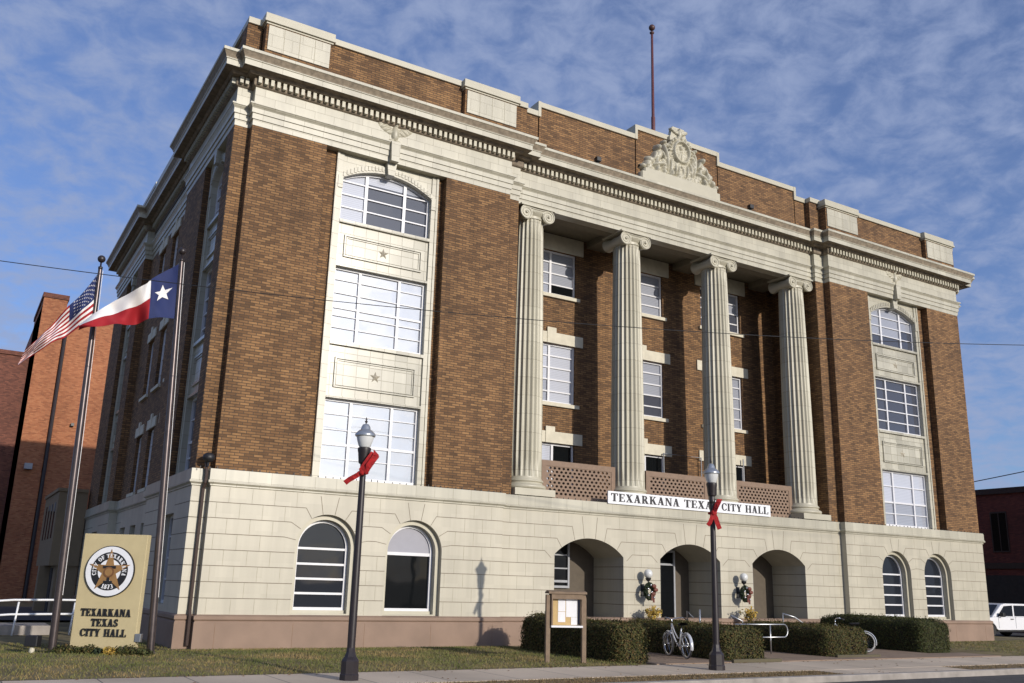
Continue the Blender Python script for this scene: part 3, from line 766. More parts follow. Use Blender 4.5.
for i, (z0, z1) in enumerate(lev):
    for j, x in enumerate(WX):
        nr = 5 if i == 1 else 4
        gl = {0: [G_GREY, G_BLACK], 1: [G_PALE, G_PALE if j == 0 else G_BLIND], 2: [G_BLIND, G_BLIND]}[i]
        if (i, j) == (2, 0): gl = [G_BLIND, (G_BLIND, G_BLACK, .25)]
        if (i, j) == (2, 2): gl = [G_GREY, (G_BLIND, G_GREY, .5)]
        if (i, j) == (1, 0): gl = [(G_PALE, G_BLIND, .4), G_PALE]
        if (i, j) == (1, 1): gl = [G_BLIND, (G_BLIND, G_GREY, .4)]
        if i == 0: gl = [G_PALE if j == 0 else G_BLACK, G_BLACK]
        w = window(TF(3.0), x-1.13, x+1.13, z0, z1, [x] if i else [x+.2], [z0+(z1-z0)*k/nr for k in range(1, nr)] if i else [], gl, fw=.07, mw=.09, rw=.05)
        mb = MB(); o = w.location
        mb.box(x-1.27-o.x, x+1.27-o.x, 2.80-o.y, 3.02-o.y, z0-.14-o.z, z0-o.z); mb.build('sill', M_SILL, w, bevel=.01)
        mb = MB()
        if i < 2:
            mb.box(x-1.44, x+1.44, 2.845, 2.95, z1+.005, z1+.42); mb.box(x-.2, x+.2, 2.82, 2.95, z1+.002, z1+.60)
        else: mb.box(x-1.44, x+1.44, 2.845, 2.95, z1+.005, z1+.64)
        o = mb.build('lintel', M_SILL, hall)
# thin pipe rail on the recess wall
mb = MB(); mb.tube([(.95, 2.75, 4.6), (.95, 2.75, 6.95), (2.9, 2.75, 6.95), (2.9, 2.75, 4.6)], .03); mb.build('conduit', M_FRAMED, hall)
mb = MB(); mb.tube([(5.2, 2.72, 4.6), (5.2, 2.72, 7.1)], .03); mb.build('conduit', M_FRAMED, hall)

# --- tripartite window bays on the pavilions
def bay(T, c, hw, levels, glasses, name='bay_surround', three=True, star=True):
    """T v=0 is the brick recess plane"""
    j = .20
    mb = MB()
    i0, i1 = c-hw+j, c+hw-j
    mb.box(c-hw, i0, -.07, .25, 4.55, 14.70, T); mb.box(i1, c+hw, -.07, .25, 4.55, 14.70, T)
    mb.box(c-hw-.025, c-hw+.05, -.10, .2, 4.56, 14.69, T); mb.box(c+hw-.05, c+hw+.025, -.10, .2, 4.56, 14.69, T)
    sp, rise = 13.86, .46
    half = i1-i0
    # flat spandrel of the arch head
    wall_open(mb, lambda a, v, z: T(a, v-.03, z), i0, i1, 12.503, 14.70, [(c, half/2-.001, 12.503, sp, rise, .2)], 16)
    # moulded archivolt with voussoir blocks
    arch_band(mb, T, c, half/2-.01, sp, rise, half/2+.16, sp+.04, rise+.22, -.10, .1, sp-.35, 20)
    n = 27
    for k in range(n):
        t = -1+2*(k+.5)/n; ua = c+t*(half/2+.02); zz = arc_z(ua, c, half/2+.05, sp+.02, rise+.1)
        mb.box(ua-.042, ua+.042, -.122, -.09, zz-.05, zz+.10, T)
    mb.prism([(c-.11, 14.26), (c+.11, 14.26), (c+.17, 14.72), (c-.17, 14.72)], T, -.26, .05)
    so = mb.build(name, M_TERRA, hall)
    for z0, z1 in ((11.0, 12.5), (6.95, 8.65)):
        sb = MB()
        sb.box(i0, i1, .0, .2, z0, z1, T)
        sb.box(i0, i1, -.09, .01, z1-.10, z1, T); sb.box(i0, i1, -.07, .01, z0, z0+.08, T)
        m0, m1, q0, q1 = i0+.22, i1-.22, z0+.33, z1-.46
        for d, t, dep in ((0, .05, -.055), (.07, .035, -.03)):
            sb.box(m0+d, m1-d, dep, .01, q0+d, q0+d+t, T); sb.box(m0+d, m1-d, dep, .01, q1-d-t, q1-d, T)
            sb.box(m0+d, m0+d+t, dep+.003, .01, q0+d+t, q1-d-t, T); sb.box(m1-d-t, m1-d, dep+.003, .01, q0+d+t, q1-d-t, T)
        sp_o = sb.build('spandrel_panel', M_TILE, so)
        if star:
            st = MB(); P5 = star_poly(c, (q0+q1)/2, .19, 0, .42)
            for k in range(10): st.q(T(P5[k][0], .002, P5[k][1]), T(P5[(k+1) % 10][0], .002, P5[(k+1) % 10][1]), T(c, -.06, (q0+q1)/2))
            st.build('star_relief', M_TRIMD, so)
    wd = i1-i0
    m1, m2 = (c-.66*wd/3.06, c+.65*wd/3.06)
    mu = [c-wd*.215, c+wd*.215] if three else [c]
    Tw = lambda a, v, z: T(a, v+.10, z)
    g = glasses
    window(Tw, i0, i1, 12.5, sp+rise, mu, [13.42, 13.0, 13.85], g[0], rise=rise, mw=.10, rw=.04)
    window(Tw, i0, i1, 8.65, 11.0, mu, [8.65+2.35*k/5 for k in range(1, 5)] if g[3] else [(9.75, .06), (8.65+.47, .022), (8.65+.94-.1, .022), (10.2, .022), (10.62, .022)], g[1], mw=.085, rw=.045)
    window(Tw, i0, i1, 4.62, 6.95, mu, [(5.62, .075)]+([6.3, 5.15] if g[3] else [(6.05, .022), (6.5, .022), (5.2, .022)]), g[2], mw=.085, rw=.04)
bay(TF(.33), -PC, 1.73, None, ([G_PALE, (G_PALE, G_GREY, .80), (G_BLIND, G_GREY, .80)], [G_BRIGHT]*3, [G_BRIGHT]*3, False))
bay(TF(.33), PC, 1.73, None, ([(G_BLIND, G_GREY, .3), (G_BLIND, G_GREY, .28), (G_BLIND, G_GREY, .5)], [G_GREY]*3, [(G_PALE, G_BLIND, .43)]*3, True))
for s in (-1, 1):
    T = TL(-17.0) if s < 0 else TR(17.0)
    for c in (2.45, 17.3): bay(T, c, 1.1, None, ([G_BLIND]*2, [G_GREY]*2, [G_GREY]*2, True), three=False, star=False)

# --- side and back brick walls
mb = MB()
for s in (-1, 1):
    T = TL(-17.25) if s < 0 else TR(17.25); Tm = TL(-16.95) if s < 0 else TR(16.95)
    for y0, y1 in ((.335, 1.1), (3.8, 6.5), (14.5, 15.95), (18.65, D)): mb.box(y0, y1, 0, .7, ZB0, 14.67, T)
    for y0, y1 in ((1.1, 1.36), (3.54, 3.8), (15.95, 16.21), (18.39, 18.65)): mb.box(y0, y1, .25, .7, ZB0, 14.67, T)
    for i in range(3):
        wall_open(mb, Tm, 6.5, 14.5, zcuts[i] if i else ZB0, zcuts[i+1] if i < 2 else 14.67, [(y, .55, lev[i][0]+.02, lev[i][1], 0, .2) for y in (7.25, 9.5, 11.85)])
mb.q((-17.25, D, 4.5), (17.25, D, 4.5), (17.25, D, 14.8), (-17.25, D, 14.8))
mb.build('side_wall', MB_BRICK, hall)
for s in (-1, 1):
    Tm = TL(-16.95) if s < 0 else TR(16.95)
    for i, (z0, z1) in enumerate(lev):
        for j, y in enumerate((7.25, 9.5, 11.85)):
            w = window(lambda a, v, z: Tm(a, v+.12, z), y-.55, y+.55, z0+.02, z1, [], [(z0+z1)/2, (z0*.75+z1*.25), (z0*.25+z1*.75)], G_BRIGHT if (s < 0 and j == 1) else G_GREY, rw=.05)
            lb = MB(); lb.box(y-.8, y+.8, -.04, .06, z1+.003, z1+.36, Tm); lb.box(y-.13, y+.13, -.06, .06, z1+.001, z1+.52, Tm); lb.build('lintel', M_SILL, hall)
            lb = MB(); lb.box(y-.7, y+.7, -.09, .12, z0-.1, z0+.018, Tm); lb.build('window_sill', M_SILL, hall)
    T = TL(-17.3) if s < 0 else TR(17.3); T2 = TL(-17.0) if s < 0 else TR(17.0)
    for y, h_, TT in ((2.9, .75, T), (17.9, .75, T), (8.3, .55, T2), (10.5, .55, T2), (12.7, .55, T2)):
        window(lambda a, v, z: TT(a, v+.22, z), y-h_, y+h_, 1.05 if h_ > .6 else 1.3, 3.5, [], [2.3, 1.7, 2.9], G_SKY if h_ > .6 else G_BLACK, rw=.05)

# --- columns
def column(x, y):
    c = empty('column', (x, y, 4.6), parent=hall)
    z0, z1 = .62, 9.70          # shaft, local heights
    NF, SUBD, NZ = 22, 8, 14
    mb = MB(); n = NF*SUBD
    def rad(t): return .60-.10*(t**1.7)
    def pt(a, b):
        rr = rad(b); ph = (a*NF) % 1.0
        fl = max(0.0, math.sin(math.pi*min(1, max(0, (ph-.10)/.80))))
        endf = min(1, b*30, (1-b)*30)
        q = rr-.060*(fl**.6)*endf
        th = a*2*math.pi
        return (q*math.cos(th), q*math.sin(th), z0+(z1-z0)*b)
    mb.grid(n, NZ*2, pt, closeu=True)
    mb.build('shaft', M_SHAFT, c, smooth=True, autosmooth=50)
    mb = MB()
    mb.box(-.77, .77, -.77, .77, 0, .22)
    prof = [(.74, .22)]
    for k in range(9): a = -math.pi/2+math.pi*k/8; prof.append((.68+.075*math.cos(a), .305+.075*math.sin(a)))
    prof += [(.655, .39), (.64, .42), (.63, .45)]
    for k in range(7): a = -math.pi/2+math.pi*k/6; prof.append((.625+.045*math.cos(a), .50+.045*math.sin(a)))
    prof += [(.62, .56), (.605, .60), (.60, .64)]
    mb.lathe(prof, n=40)
    mb.build('base', M_TRIM, c, smooth=True, autosmooth=35)
    mb = MB()
    mb.lathe([(.50, 9.62), (.525, 9.64), (.525, 9.68), (.50, 9.70), (.50, 9.74), (.56, 9.80), (.60, 9.88), (.58, 9.93), (.5, 9.95)], n=32)
    for sx in (-1, 1):
        # bolster: a scroll cylinder running front to back, waisted in the middle
        cx, cz = sx*.455, 9.78
        mb.lathe([(.245, -.56), (.245, -.50), (.21, -.40), (.17, -.12), (.185, -.03), (.185, .03), (.17, .12), (.21, .40), (.245, .50), (.245, .56)], n=22,
                 T=lambda X, Y, Z: (cx+X, Z, cz+Y))
        for sy in (-1, 1):
            pts = []; rr = []
            for k in range(44):
                t = k/43; a = math.pi/2-sx*(-1)*t*2*math.pi*2.4 if False else math.pi/2+sx*(-1)*t*0-0
                a = math.pi/2-sx*t*2*math.pi*2.3
                q = .225*(1-t)**.8+.03
                pts.append((cx+q*math.cos(a), sy*.565, cz+q*math.sin(a))); rr.append(.026*(1-.5*t))
            mb.tube(pts, rr, 6)
            mb.ball((cx, sy*.575, cz), .05, 10, 6)
    for sy in (-1, 1):
        mb.box(-.46, .46, sy*.50-.05, sy*.50+.05, 9.90, 10.0)
        mb.tube([(-.46, sy*.555, 10.0), (-.2, sy*.565, 9.975), (0, sy*.565, 9.968), (.2, sy*.565, 9.975), (.46, sy*.555, 10.0)], .022, 6)
        for k in range(5): mb.ball((-.24+.12*k, sy*.545, 9.87), .052, 8, 6, (1, .7, 1.2))
    mb.box(-.70, .70, -.62, .62, 10.02, 10.08)
    mb.build('capital', M_TRIM, c, smooth=True, autosmooth=40)
    return c
c0 = column(-6.61, .93)
for x in (-2.25, 2.17, 6.54):
    c = copy_tree(c0, hall); c.location = (x, .93, 4.6)

# --- entablature
mb = MB(); sweep(mb, P_UP, [(-.40, 14.684), (0, 14.684), (0, 14.87), (.035, 14.875), (.035, 15.05), (.07, 15.055), (.07, 15.20), (.13, 15.29), (.15, 15.30), (.15, 15.345), (.02, 15.36)])
mb.build('architrave', M_TERRA, hall)
mb = MB(); sweep(mb, P_UP, [(.02, 15.36), (.02, 15.90)]); frieze = mb.build('frieze', M_TERRA, hall)
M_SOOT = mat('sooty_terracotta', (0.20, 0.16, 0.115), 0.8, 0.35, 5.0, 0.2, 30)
M_AGED = mat('weathered_gutter_terracotta', (0.24, 0.195, 0.14), 0.75, 0.30, 7.0, 0.2, 40)
mb = MB(); sweep(mb, P_UP, [(.53, 16.262), (.53, 16.43), (.555, 16.45), (.56, 16.475)]); cornice = mb.build('cornice', M_TERRA, hall)
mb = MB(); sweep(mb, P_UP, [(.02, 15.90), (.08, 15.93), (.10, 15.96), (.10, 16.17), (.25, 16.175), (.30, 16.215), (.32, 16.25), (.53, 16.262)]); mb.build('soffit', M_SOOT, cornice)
mb = MB(); sweep(mb, P_UP, [(.56, 16.475), (.565, 16.50), (.60, 16.56), (.645, 16.635)]); mb.build('gutter_band', M_AGED, cornice)
mb = MB(); sweep(mb, P_UP, [(.645, 16.635), (.66, 16.64), (.67, 16.65), (.67, 16.735), (-.5, 16.80)]); mb.build('gutter_lip', M_TERRA, cornice)
def dent(a0, a1, T):
    mb = MB(); n = int((a1-a0)/.19)
    for k in range(n+1):
        a = a0+(a1-a0)*(k+.5)/(n+1); mb.box(a-.05, a+.05, -.115, .02, 15.975, 16.165, T)
    mb.build('dentil_course', M_TRIM, hall)
for x0, x1, y in ((-16.85, -7.9, -.07), (7.9, 16.85, -.07), (-7.5, 7.5, .40), (-17.3, -16.98, .23), (16.98, 17.3, .23)): dent(x0, x1, TF(y))
for y0, y1, X in ((.25, 6.7, 17.35), (6.8, 14.2, 17.05), (14.4, D, 17.35)): dent(y0, y1, TL(-X)); dent(y0, y1, TR(X))
mb = MB(); mb.box(-17.0, 17.0, .9, D-.05, 15.8, 16.9); mb.build('roof', M_ROOF, hall)

# relief work on a height field
def relief(name, T, a0, a1, z0, z1, hfun, nx, nz, parent, m_):
    mb = MB()
    H = [[hfun(a0+(a1-a0)*i/nx, z0+(z1-z0)*j/nz) for j in range(nz+1)] for i in range(nx+1)]
    def keep(i, j): return max(H[i][j], H[i+1][j], H[i][j+1], H[i+1][j+1]) > .002
    mb.grid(nx, nz, lambda p, q: T(a0+(a1-a0)*p, -H[round(p*nx)][round(q*nz)]+.004, z0+(z1-z0)*q), keep=keep)
    return mb.build(name, m_, parent, smooth=True, recalc=False)
def blob(a, z, ca, cz, ra, rz, h, rot=0.0):
    dx, dz = a-ca, z-cz
    if rot: dx, dz = dx*math.cos(rot)+dz*math.sin(rot), -dx*math.sin(rot)+dz*math.cos(rot)
    d = (dx/ra)**2+(dz/rz)**2
    return h*math.sqrt(1-d) if d < 1 else 0.0
def eagle(a, z, ca, cz, k):
    a, z = (a-ca)/k, (z-cz)/k
    h = max(blob(a, z, 0, 0, .16, .34, .16), blob(a, z, 0.03, .36, .09, .11, .14))
    for s in (-1, 1):
        w = blob(a, z, s*.36, .16, .42, .17, .09, s*.45)
        if w > 0: w *= .72+.28*math.sin(26*(a*.8+s*z*1.2))
        h = max(h, w, blob(a, z, s*.16, -.34, .16, .09, .08, -s*.5))
    return h*k
for s in (-1, 1):
    relief('eagle_relief', TF(.01), s*PC-.75, s*PC+.75, 15.34, 16.02, lambda a, z: eagle(a, z, s*PC, 15.66, .80), 70, 36, frieze, M_TRIM)
    mb = MB(); mb.prism([(s*PC-.13, 14.66), (s*PC+.13, 14.66), (s*PC+.16, 15.33), (s*PC-.16, 15.33)], TF(.03), -.19, .02); mb.build('keystone', M_TERRA, hall)

# --- parapet
mb = MB(); cp = MB()
def para(x0, x1, y0, y1, zt, c0=.2, ov=.07):
    mb.box(x0, x1, y0, y1, 16.6, zt); cp.box(x0-.0, x1+.0, y0-ov, y1+ov, zt+.001, zt+c0)
for s in (-1, 1):
    def P(x0, x1, *k, **kk): a, b = sorted((s*x0, s*x1)); para(a, b, *k, **kk)
    P(9.92, 14.62, .10, .55, 18.16)                       # wall between the piers
    P(16.75, 17.2, .25, .9, 18.06)                         # corner strip
    P(7.22, 7.82, .25, .85, 18.24)                        # inner strip pier
    P(6.60, 7.218, .5, .9, 18.24); P(2.15, 6.55, .5, .9, 18.63)
    for y0, y1, zt in ((.902, 6.6, 18.02), (6.602, 14.4, 17.9), (14.402, D, 18.02)):
        a, b = sorted((s*17.15, s*16.7)); mb.box(a, b, y0, y1, 16.6, zt); cp.box(a-.07, b+.07, y0, y1, zt+.001, zt+.18)
    for x in (6.575, 2.125):
        zt = 18.24 if x > 5 else 18.63
        a, b = sorted((s*(x-.06), s*(x+.06))); cp.box(a, b, .42, .98, zt, zt+.60)
para(-2.10, 2.10, .5, .9, 19.05)
mb.box(-16.7, 16.7, D-.5, D-.1, 16.6, 18.1); cp.box(-16.8, 16.8, D-.6, D-.02, 18.101, 18.28)
par = mb.build('parapet', MB_BRICK, hall); cp.build('parapet_coping', M_TRIM, par)
for s in (-1, 1):
    for c in (15.68, 8.86):
        pier = MB(); c_ = s*c; pier.box(c_-1.04, c_+1.04, -.10, .75, 16.6, 18.02)
        po = pier.build('parapet_pier', MB_BRICK, hall)
        k = MB(); k.box(c_-1.06, c_+1.06, -.13, .78, 18.022, 18.08); k.box(c_-1.12, c_+1.12, -.19, .84, 18.082, 18.16); k.box(c_-1.10, c_+1.10, -.16, .81, 18.162, 18.37)
        k.build('pier_coping', M_TRIM, po)
        k = MB(); k.box(c_-.97, c_+.97, -.135, -.09, 17.16, 17.98)
        pn = k.build('pier_panel', M_TERRA, po)
        k = MB()
        for d in (-.485, 0, .485): k.box(c_+d-.008, c_+d+.008, -.139, -.13, 17.17, 17.97)
        k.build('panel_moulding', M_JV, pn)
# bird spikes on the coping
mb = MB()
for i in range(75):
    x = random.uniform(-16.6, -7.8) if i % 3 else random.uniform(7.8, 16.6); mb.box(x-.012, x+.012, -.05 if abs(abs(x)-15.7) < 1.1 or abs(abs(x)-8.86) < 1.1 else .2, .21, 18.34, 18.42 if abs(abs(x)-15.7) < 1.1 or abs(abs(x)-8.86) < 1.1 else 18.40)
tag(mb.build('ledge_clip', M_BLACK, par), kind='stuff')

# --- sculpture group above the cornice
def sculpt(a, z):
    x, h = a, 0.0
    if z < 17.46: return .26 if abs(x) < 1.98-(.14 if z > 17.3 else 0) else 0.0
    z = 17.62+(z-17.44)*(19.85-17.62)/(19.85-17.44); x = x/1.16
    top = 19.2-abs(x)*1.0+.16*math.sin(6.1*abs(x)+.4)+.06*math.sin(17*x)
    if z < top and abs(x) < 1.72:
        fold = math.sin(x*19+3.1*math.sin(z*2.6+x*1.3))
        h = .13+.09*fold*(.55+.45*math.sin(z*4.1+x*3))+.09*noise.noise(Vector((x*6, z*5, 1)))+.05*noise.noise(Vector((x*15, z*13, 4)))
        h = max(h+.07, .10)
    def up(v):
        nonlocal h
        if v > 0: h = max(h, v)
    d = math.hypot(x/.36, (z-18.66)/.44)
    if d < .80: h = .20+.05*noise.noise(Vector((x*12, z*12, 2)))
    if .80 < d < 1.06: up(.30+.05*math.cos((d-.93)*20))
    e = math.hypot(x/.52, (z-18.66)/.60)
    if .86 < e < 1.05 and z > 18.55: up(.24+.05*math.sin(math.atan2(z-18.66, x)*22))
    up(blob(x, z, 0, 18.84, .11, .14, .30)); up(blob(x, z, 0, 18.50, .19, .26, .24)+.03*math.sin(x*60)*(blob(x, z, 0, 18.50, .19, .26, .24) > 0))
    for s in (-1, 1):
        k = s*x
        up(blob(k, z, .98, 18.60, .11, .14, .36)); up(blob(k, z, .96, 18.30, .16, .26, .30, .25)); up(blob(k, z, .80, 18.36, .06, .26, .32, -.5)); up(blob(k, z, 1.14, 18.22, .07, .28, .30, .35))
        up(blob(k, z, .62, 18.30, .085, .60, .32, -.12)); up(blob(k, z, .45, 18.05, .07, .42, .30, .1)); up(blob(k, z, .26, 17.98, .06, .36, .32, -.08)); up(blob(k, z, .10, 17.95, .055, .32, .28, .06))
        up(blob(k, z, .95, 17.95, .34, .11, .36, -.35)); up(blob(k, z, 1.05, 17.75, .09, .20, .34, .3)); up(blob(k, z, 1.30, 18.02, .20, .15, .28, .6)); up(blob(k, z, 1.45, 17.82, .12, .18, .30, .3)); up(blob(k, z, 1.62, 17.72, .12, .10, .26))
        up(blob(k, z, .68, 18.92, .10, .09, .26)); up(blob(k, z, .60, 18.82, .07, .14, .24, .6))
    q = eagle(x, z, 0, 19.44, .50)
    if q > 0: up(.14+1.1*q)
    return max(h, 0)
relief('pediment_sculpture', TF(.498), -2.0, 2.0, 16.9, 19.85, sculpt, 190, 140, hall, M_TRIM)
mb = MB(); mb.box(-.55, .55, .30, .80, 19.0, 19.18); mb.prism([(-.45, 19.15), (.45, 19.15), (.30, 19.70), (-.30, 19.70)], TF(.42), .0, .18); mb.build('sculpture_backing', M_TRIM, hall)

# --- perforated balcony screens
def screen(x0, x1):
    s = empty('balcony_screen', ((x0+x1)/2, .86, 4.58), parent=hall)
    w = x1-x0; h = 1.32; mb = MB()
    fr = .17
    mb.box(-w/2, -w/2+fr, 0, .12, 0, h); mb.box(w/2-fr, w/2, 0, .12, 0, h); mb.box(-w/2+fr, w/2-fr, 0, .12, h-fr*1.1, h); mb.box(-w/2+fr, w/2-fr, 0, .12, 0, fr)
    iw = w-2*fr; ih = h-2.1*fr; nz = 8; nx = int(round(iw/.185)); cw = iw/nx; chh = ih/nz
    for j in range(nz):
        for i in range(nx+(1 if j % 2 else 0)):
            xa = -w/2+fr+i*cw-(cw/2 if j % 2 else 0); xb = xa+cw
            ca, cb = max(xa, -w/2+fr), min(xb, w/2-fr)
            za = fr+j*chh; zb = za+chh
            if cb-ca < cw*.9:
                mb.q((ca, .02, za), (cb, .02, za), (cb, .02, zb), (ca, .02, zb)); continue
            cx, cz = (xa+xb)/2, (za+zb)/2; rx, rz = cw*.31, chh*.36
            outer = [(xb, cz), (xb, zb), (cx, zb), (xa, zb), (xa, cz), (xa, za), (cx, za), (xb, za)]
            inner = [(cx+rx*math.cos(R(45*k)), cz+rz*math.sin(R(45*k))) for k in range(8)]
            for k in range(8):
                k2 = (k+1) % 8
                for yy in (.02, .10): mb.q((inner[k][0], yy, inner[k][1]), (outer[k][0], yy, outer[k][1]), (outer[k2][0], yy, outer[k2][1]), (inner[k2][0], yy, inner[k2][1]))
                mb.q((inner[k][0], .02, inner[k][1]), (inner[k2][0], .02, inner[k2][1]), (inner[k2][0], .10, inner[k2][1]), (inner[k][0], .10, inner[k][1]))
    mb.build('lattice', M_LATTICE, s, recalc=False)
for x0, x1 in ((-5.93, -2.86), (-1.48, 1.48), (2.86, 5.93)): screen(x0, x1)

# downpipe in the corner notch
mb = MB(); mb.tube([(-17.02, .12, 4.9), (-17.02, .10, 4.62), (-17.0, .06, 4.5), (-17.0, .06, 4.2), (-17.02, .17, 4.05), (-17.02, .17, 1.0), (-17.02, .09, .84), (-17.02, .09, .1)], .045, 8)
mb.build('downpipe', mat('brown_pipe', (.055, .035, .028), .6), hall)

# ================================================================== things on the hall
# long name sign
sg = empty('hall_sign', (0.10, .13, 4.55), label='long white name board with black serif letters fixed below the balcony screens', cat='sign')
mb = MB(); mb.box(-3.82, 3.82, 0, .05, 0, .42); mb.build('board', M_WHITE, sg)
for wd_, u_, ww_ in (('TEXARKANA', -3.70, 3.02), ('TEXAS', -.46, 1.60), ('CITY', 1.33, 1.0), ('HALL', 2.52, 1.18)):
    mb = MB(); text(mb, wd_, TF(0), u_, .085, .27, ww_, .012); mb.build('lettering', M_BLACK, sg)

# roof flagpole
fp = empty('roof_flagpole', (.2, 2.2, 16.85), label='bare reddish flagpole with a ball top standing on the roof', cat='flagpole')
mb = MB(); mb.tube([(0, 0, 0), (0, 0, 4.2), (0, 0, 4.25), (0, 0, 8.2)], [.085, .085, .065, .05], 10); mb.build('pole', mat('red_oxide_pole', (.11, .035, .035), .5), fp, smooth=True)
mb = MB(); mb.ball((0, 0, 8.50), .14); mb.lathe([(.03, 8.15), (.10, 8.23), (.10, 8.27), (.02, 8.31), (.02, 8.4)], n=10); mb.build('finial', mat('rust_ball', (.07, .03, .025), .5), fp, smooth=True)

def roof_flood(x, y, z, label):
    o = empty('floodlight', (x, y, z), label=label, cat='floodlight', group='floodlights on the cornice')
    mb = MB(); mb.box(-.10, .10, -.12, .08, .10, .28); mb.build('housing', M_BLACK, o, bevel=.02)
    mb = MB(); mb.box(-.03, .03, -.03, .03, 0, .10); mb.build('bracket', M_BLACK, o)
roof_flood(-4.3, -.0, 16.78, 'small dark floodlight on the cornice left of the sculpture')
roof_flood(3.4, -.0, 16.78, 'small dark floodlight on the cornice right of the sculpture')
o = empty('corner_floodlight', (-17.0, -.0, 4.62), label='round black floodlight on the ledge at the building corner', cat='floodlight')
mb = MB(); mb.ball((0, 0, .24), .15, 14, 8, (1.1, 1, .9)); mb.build('housing', M_BLACK, o, smooth=True)
mb = MB(); mb.tube([(0, 0, 0), (0, 0, .12)], .03); mb.build('bracket', M_BLACK, o)

# wall lamps, wreaths, urns
def leaf_cloud(mb, fn, n, sz, mi=0):
    for _ in range(n):
        c, nr = fn(); nr = (Vector(nr)+Vector((random.gauss(0, .55), random.gauss(0, .55), random.gauss(0, .55)))).normalized()
        a = nr.cross(Vector((random.gauss(0, 1), random.gauss(0, 1), random.gauss(0, 1)))).normalized(); b = nr.cross(a)
        s1 = sz*random.uniform(.6, 1.3); s2 = s1*.55; c = Vector(c)
        mb.q(c-a*s1, c-b*s2, c+a*s1, c+b*s2, mi=mi)
def wall_lamp(x, side):
    o = empty('wall_lamp', (x, .25, 1.75), label=f'white globe wall lamp on the pier {side} of the middle arch', cat='lamp', group='globe lamps flanking the entrance')
    mb = MB(); mb.ball((0, -.32, .54), .15, 18, 12); mb.build('globe', M_GLOBE, o, smooth=True)
    mb = MB(); mb.lathe([(.05, .30), (.09, .36), (.10, .40), (.05, .41)], 0, -.32, 12); mb.tube([(0, 0, .0), (0, -.2, .02), (0, -.32, .12), (0, -.32, .32)], .025); mb.box(-.07, .07, -.025, 0, -.18, .2); mb.build('bracket', M_BLACK, o)
    w = empty('wreath', (x+.02, -.10, 1.72), label=f'dark green wreath with rust bow hanging under the globe lamp {side} of the middle arch', cat='wreath', group='wreaths under the globe lamps')
    mb = MB()
    def fn():
        a = random.uniform(0, 6.283); b = random.uniform(0, 6.283); rr = .165+.06*math.cos(b)
        return (rr*math.cos(a), .07*math.sin(b), rr*1.25*math.sin(a)), (math.cos(a)*math.cos(b), math.sin(b), math.sin(a)*math.cos(b))
    leaf_cloud(mb, fn, 700, .045); mb.build('greenery', M_WREATH, w, recalc=False)
    mb = MB()
    for k, (bx, bz) in enumerate(((.13, .17), (.20, .05), (.10, -.08))): mb.ball((bx, -.09, bz), .085, 10, 6, (1.1, .6, .8))
    mb.box(.08, .14, -.1, -.07, -.36, -.1); mb.box(.0, .06, -.1, -.07, -.30, -.1); mb.build('bow', M_BOW, w)
    for bx, bz in ((-.13, .08), (.02, -.02), (-.12, -.13), (-.02, .2), (.12, -.2)):
        mb = MB(); mb.ball((bx, -.10, bz), .035, 10, 6); mb.build('bauble', M_ORNA, w, smooth=True)
    p = empty('potted_plant', (x-.05, -.35, .07), label=f'yellow leaved plant in a pot against the pier {side} of the middle arch', cat='plant', group='yellow plants beside the entrance')
    mb = MB(); mb.lathe([(.15, 0), (.22, .30), (.26, .52), (.27, .60), (.22, .60), (.20, .55)], n=16); mb.build('pot', M_PLINTH, p, smooth=True)
    mb = MB()
    for k in range(26):
        a = random.uniform(0, 6.28); l = random.uniform(.25, .52); t = random.uniform(.1, .65)
        tip = Vector((math.cos(a)*l*t, math.sin(a)*l*t, .58+l*.95))
        mb.tube([(0, 0, .55), tip*.5+Vector((0, 0, .32)), tip], .007, 4)
        leaf_cloud(mb, lambda: (tip+Vector((random.gauss(0, .05), random.gauss(0, .05), random.gauss(0, .06))), (0, -1, .4)), 12, .045)
    mb.build('foliage', M_GOLDLEAF, p, recalc=False)
wall_lamp(-2.19, 'left'); wall_lamp(2.21, 'right')

# ================================================================== STREET FURNITURE
def street_lamp(x, y, label):
    o = empty('street_lamp', (x, y, -.002), label=label, cat='street lamp', group='lamp posts along the sidewalk')
    mb = MB(); mb.lathe([(.19, 0), (.19, .10), (.175, .12), (.175, .34), (.16, .37), (.12, .42), (.09, .50), (.085, .55), (.075, .58)], n=8, T=None)
    mb.build('base', M_BRONZE, o)
    mb = MB(); mb.lathe([(.075, .56), (.078, 1.0), (.066, 3.1), (.058, 4.05)], n=16, cap=False); mb.build('pole', M_BRONZE, o, smooth=True)
    mb = MB(); mb.lathe([(.06, 3.86), (.075, 3.88), (.075, 3.94), (.062, 3.97), (.065, 4.03), (.098, 4.05), (.105, 4.09), (.118, 4.24), (.132, 4.30), (.132, 4.35), (.10, 4.37)], n=20); mb.build('fitter', M_BRONZE, o, smooth=True, autosmooth=40)
    mb = MB(); mb.lathe([(.10, 4.36), (.125, 4.40), (.155, 4.50), (.172, 4.57), (.175, 4.60)], n=24, cap=False); mb.build('globe', M_GLOBE, o, smooth=True)
    mb = MB(); mb.lathe([(.18, 4.575), (.20, 4.585), (.205, 4.61), (.20, 4.63), (.18, 4.655), (.135, 4.70), (.105, 4.715), (.098, 4.73), (.085, 4.78), (.06, 4.825), (.02, 4.84)], n=24); mb.build('cap', M_ALU, o, smooth=True, autosmooth=50)
    mb = MB(); mb.lathe([(.012, 4.83), (.012, 4.86), (.030, 4.875), (.030, 4.89), (.012, 4.905), (.020, 4.92), (.006, 4.97)], n=10); mb.build('finial', M_BRONZE, o, smooth=True)
    return o
street_lamp(-15.81, -7.94, 'dark acorn lamp post on the sidewalk in front of the left arched windows')
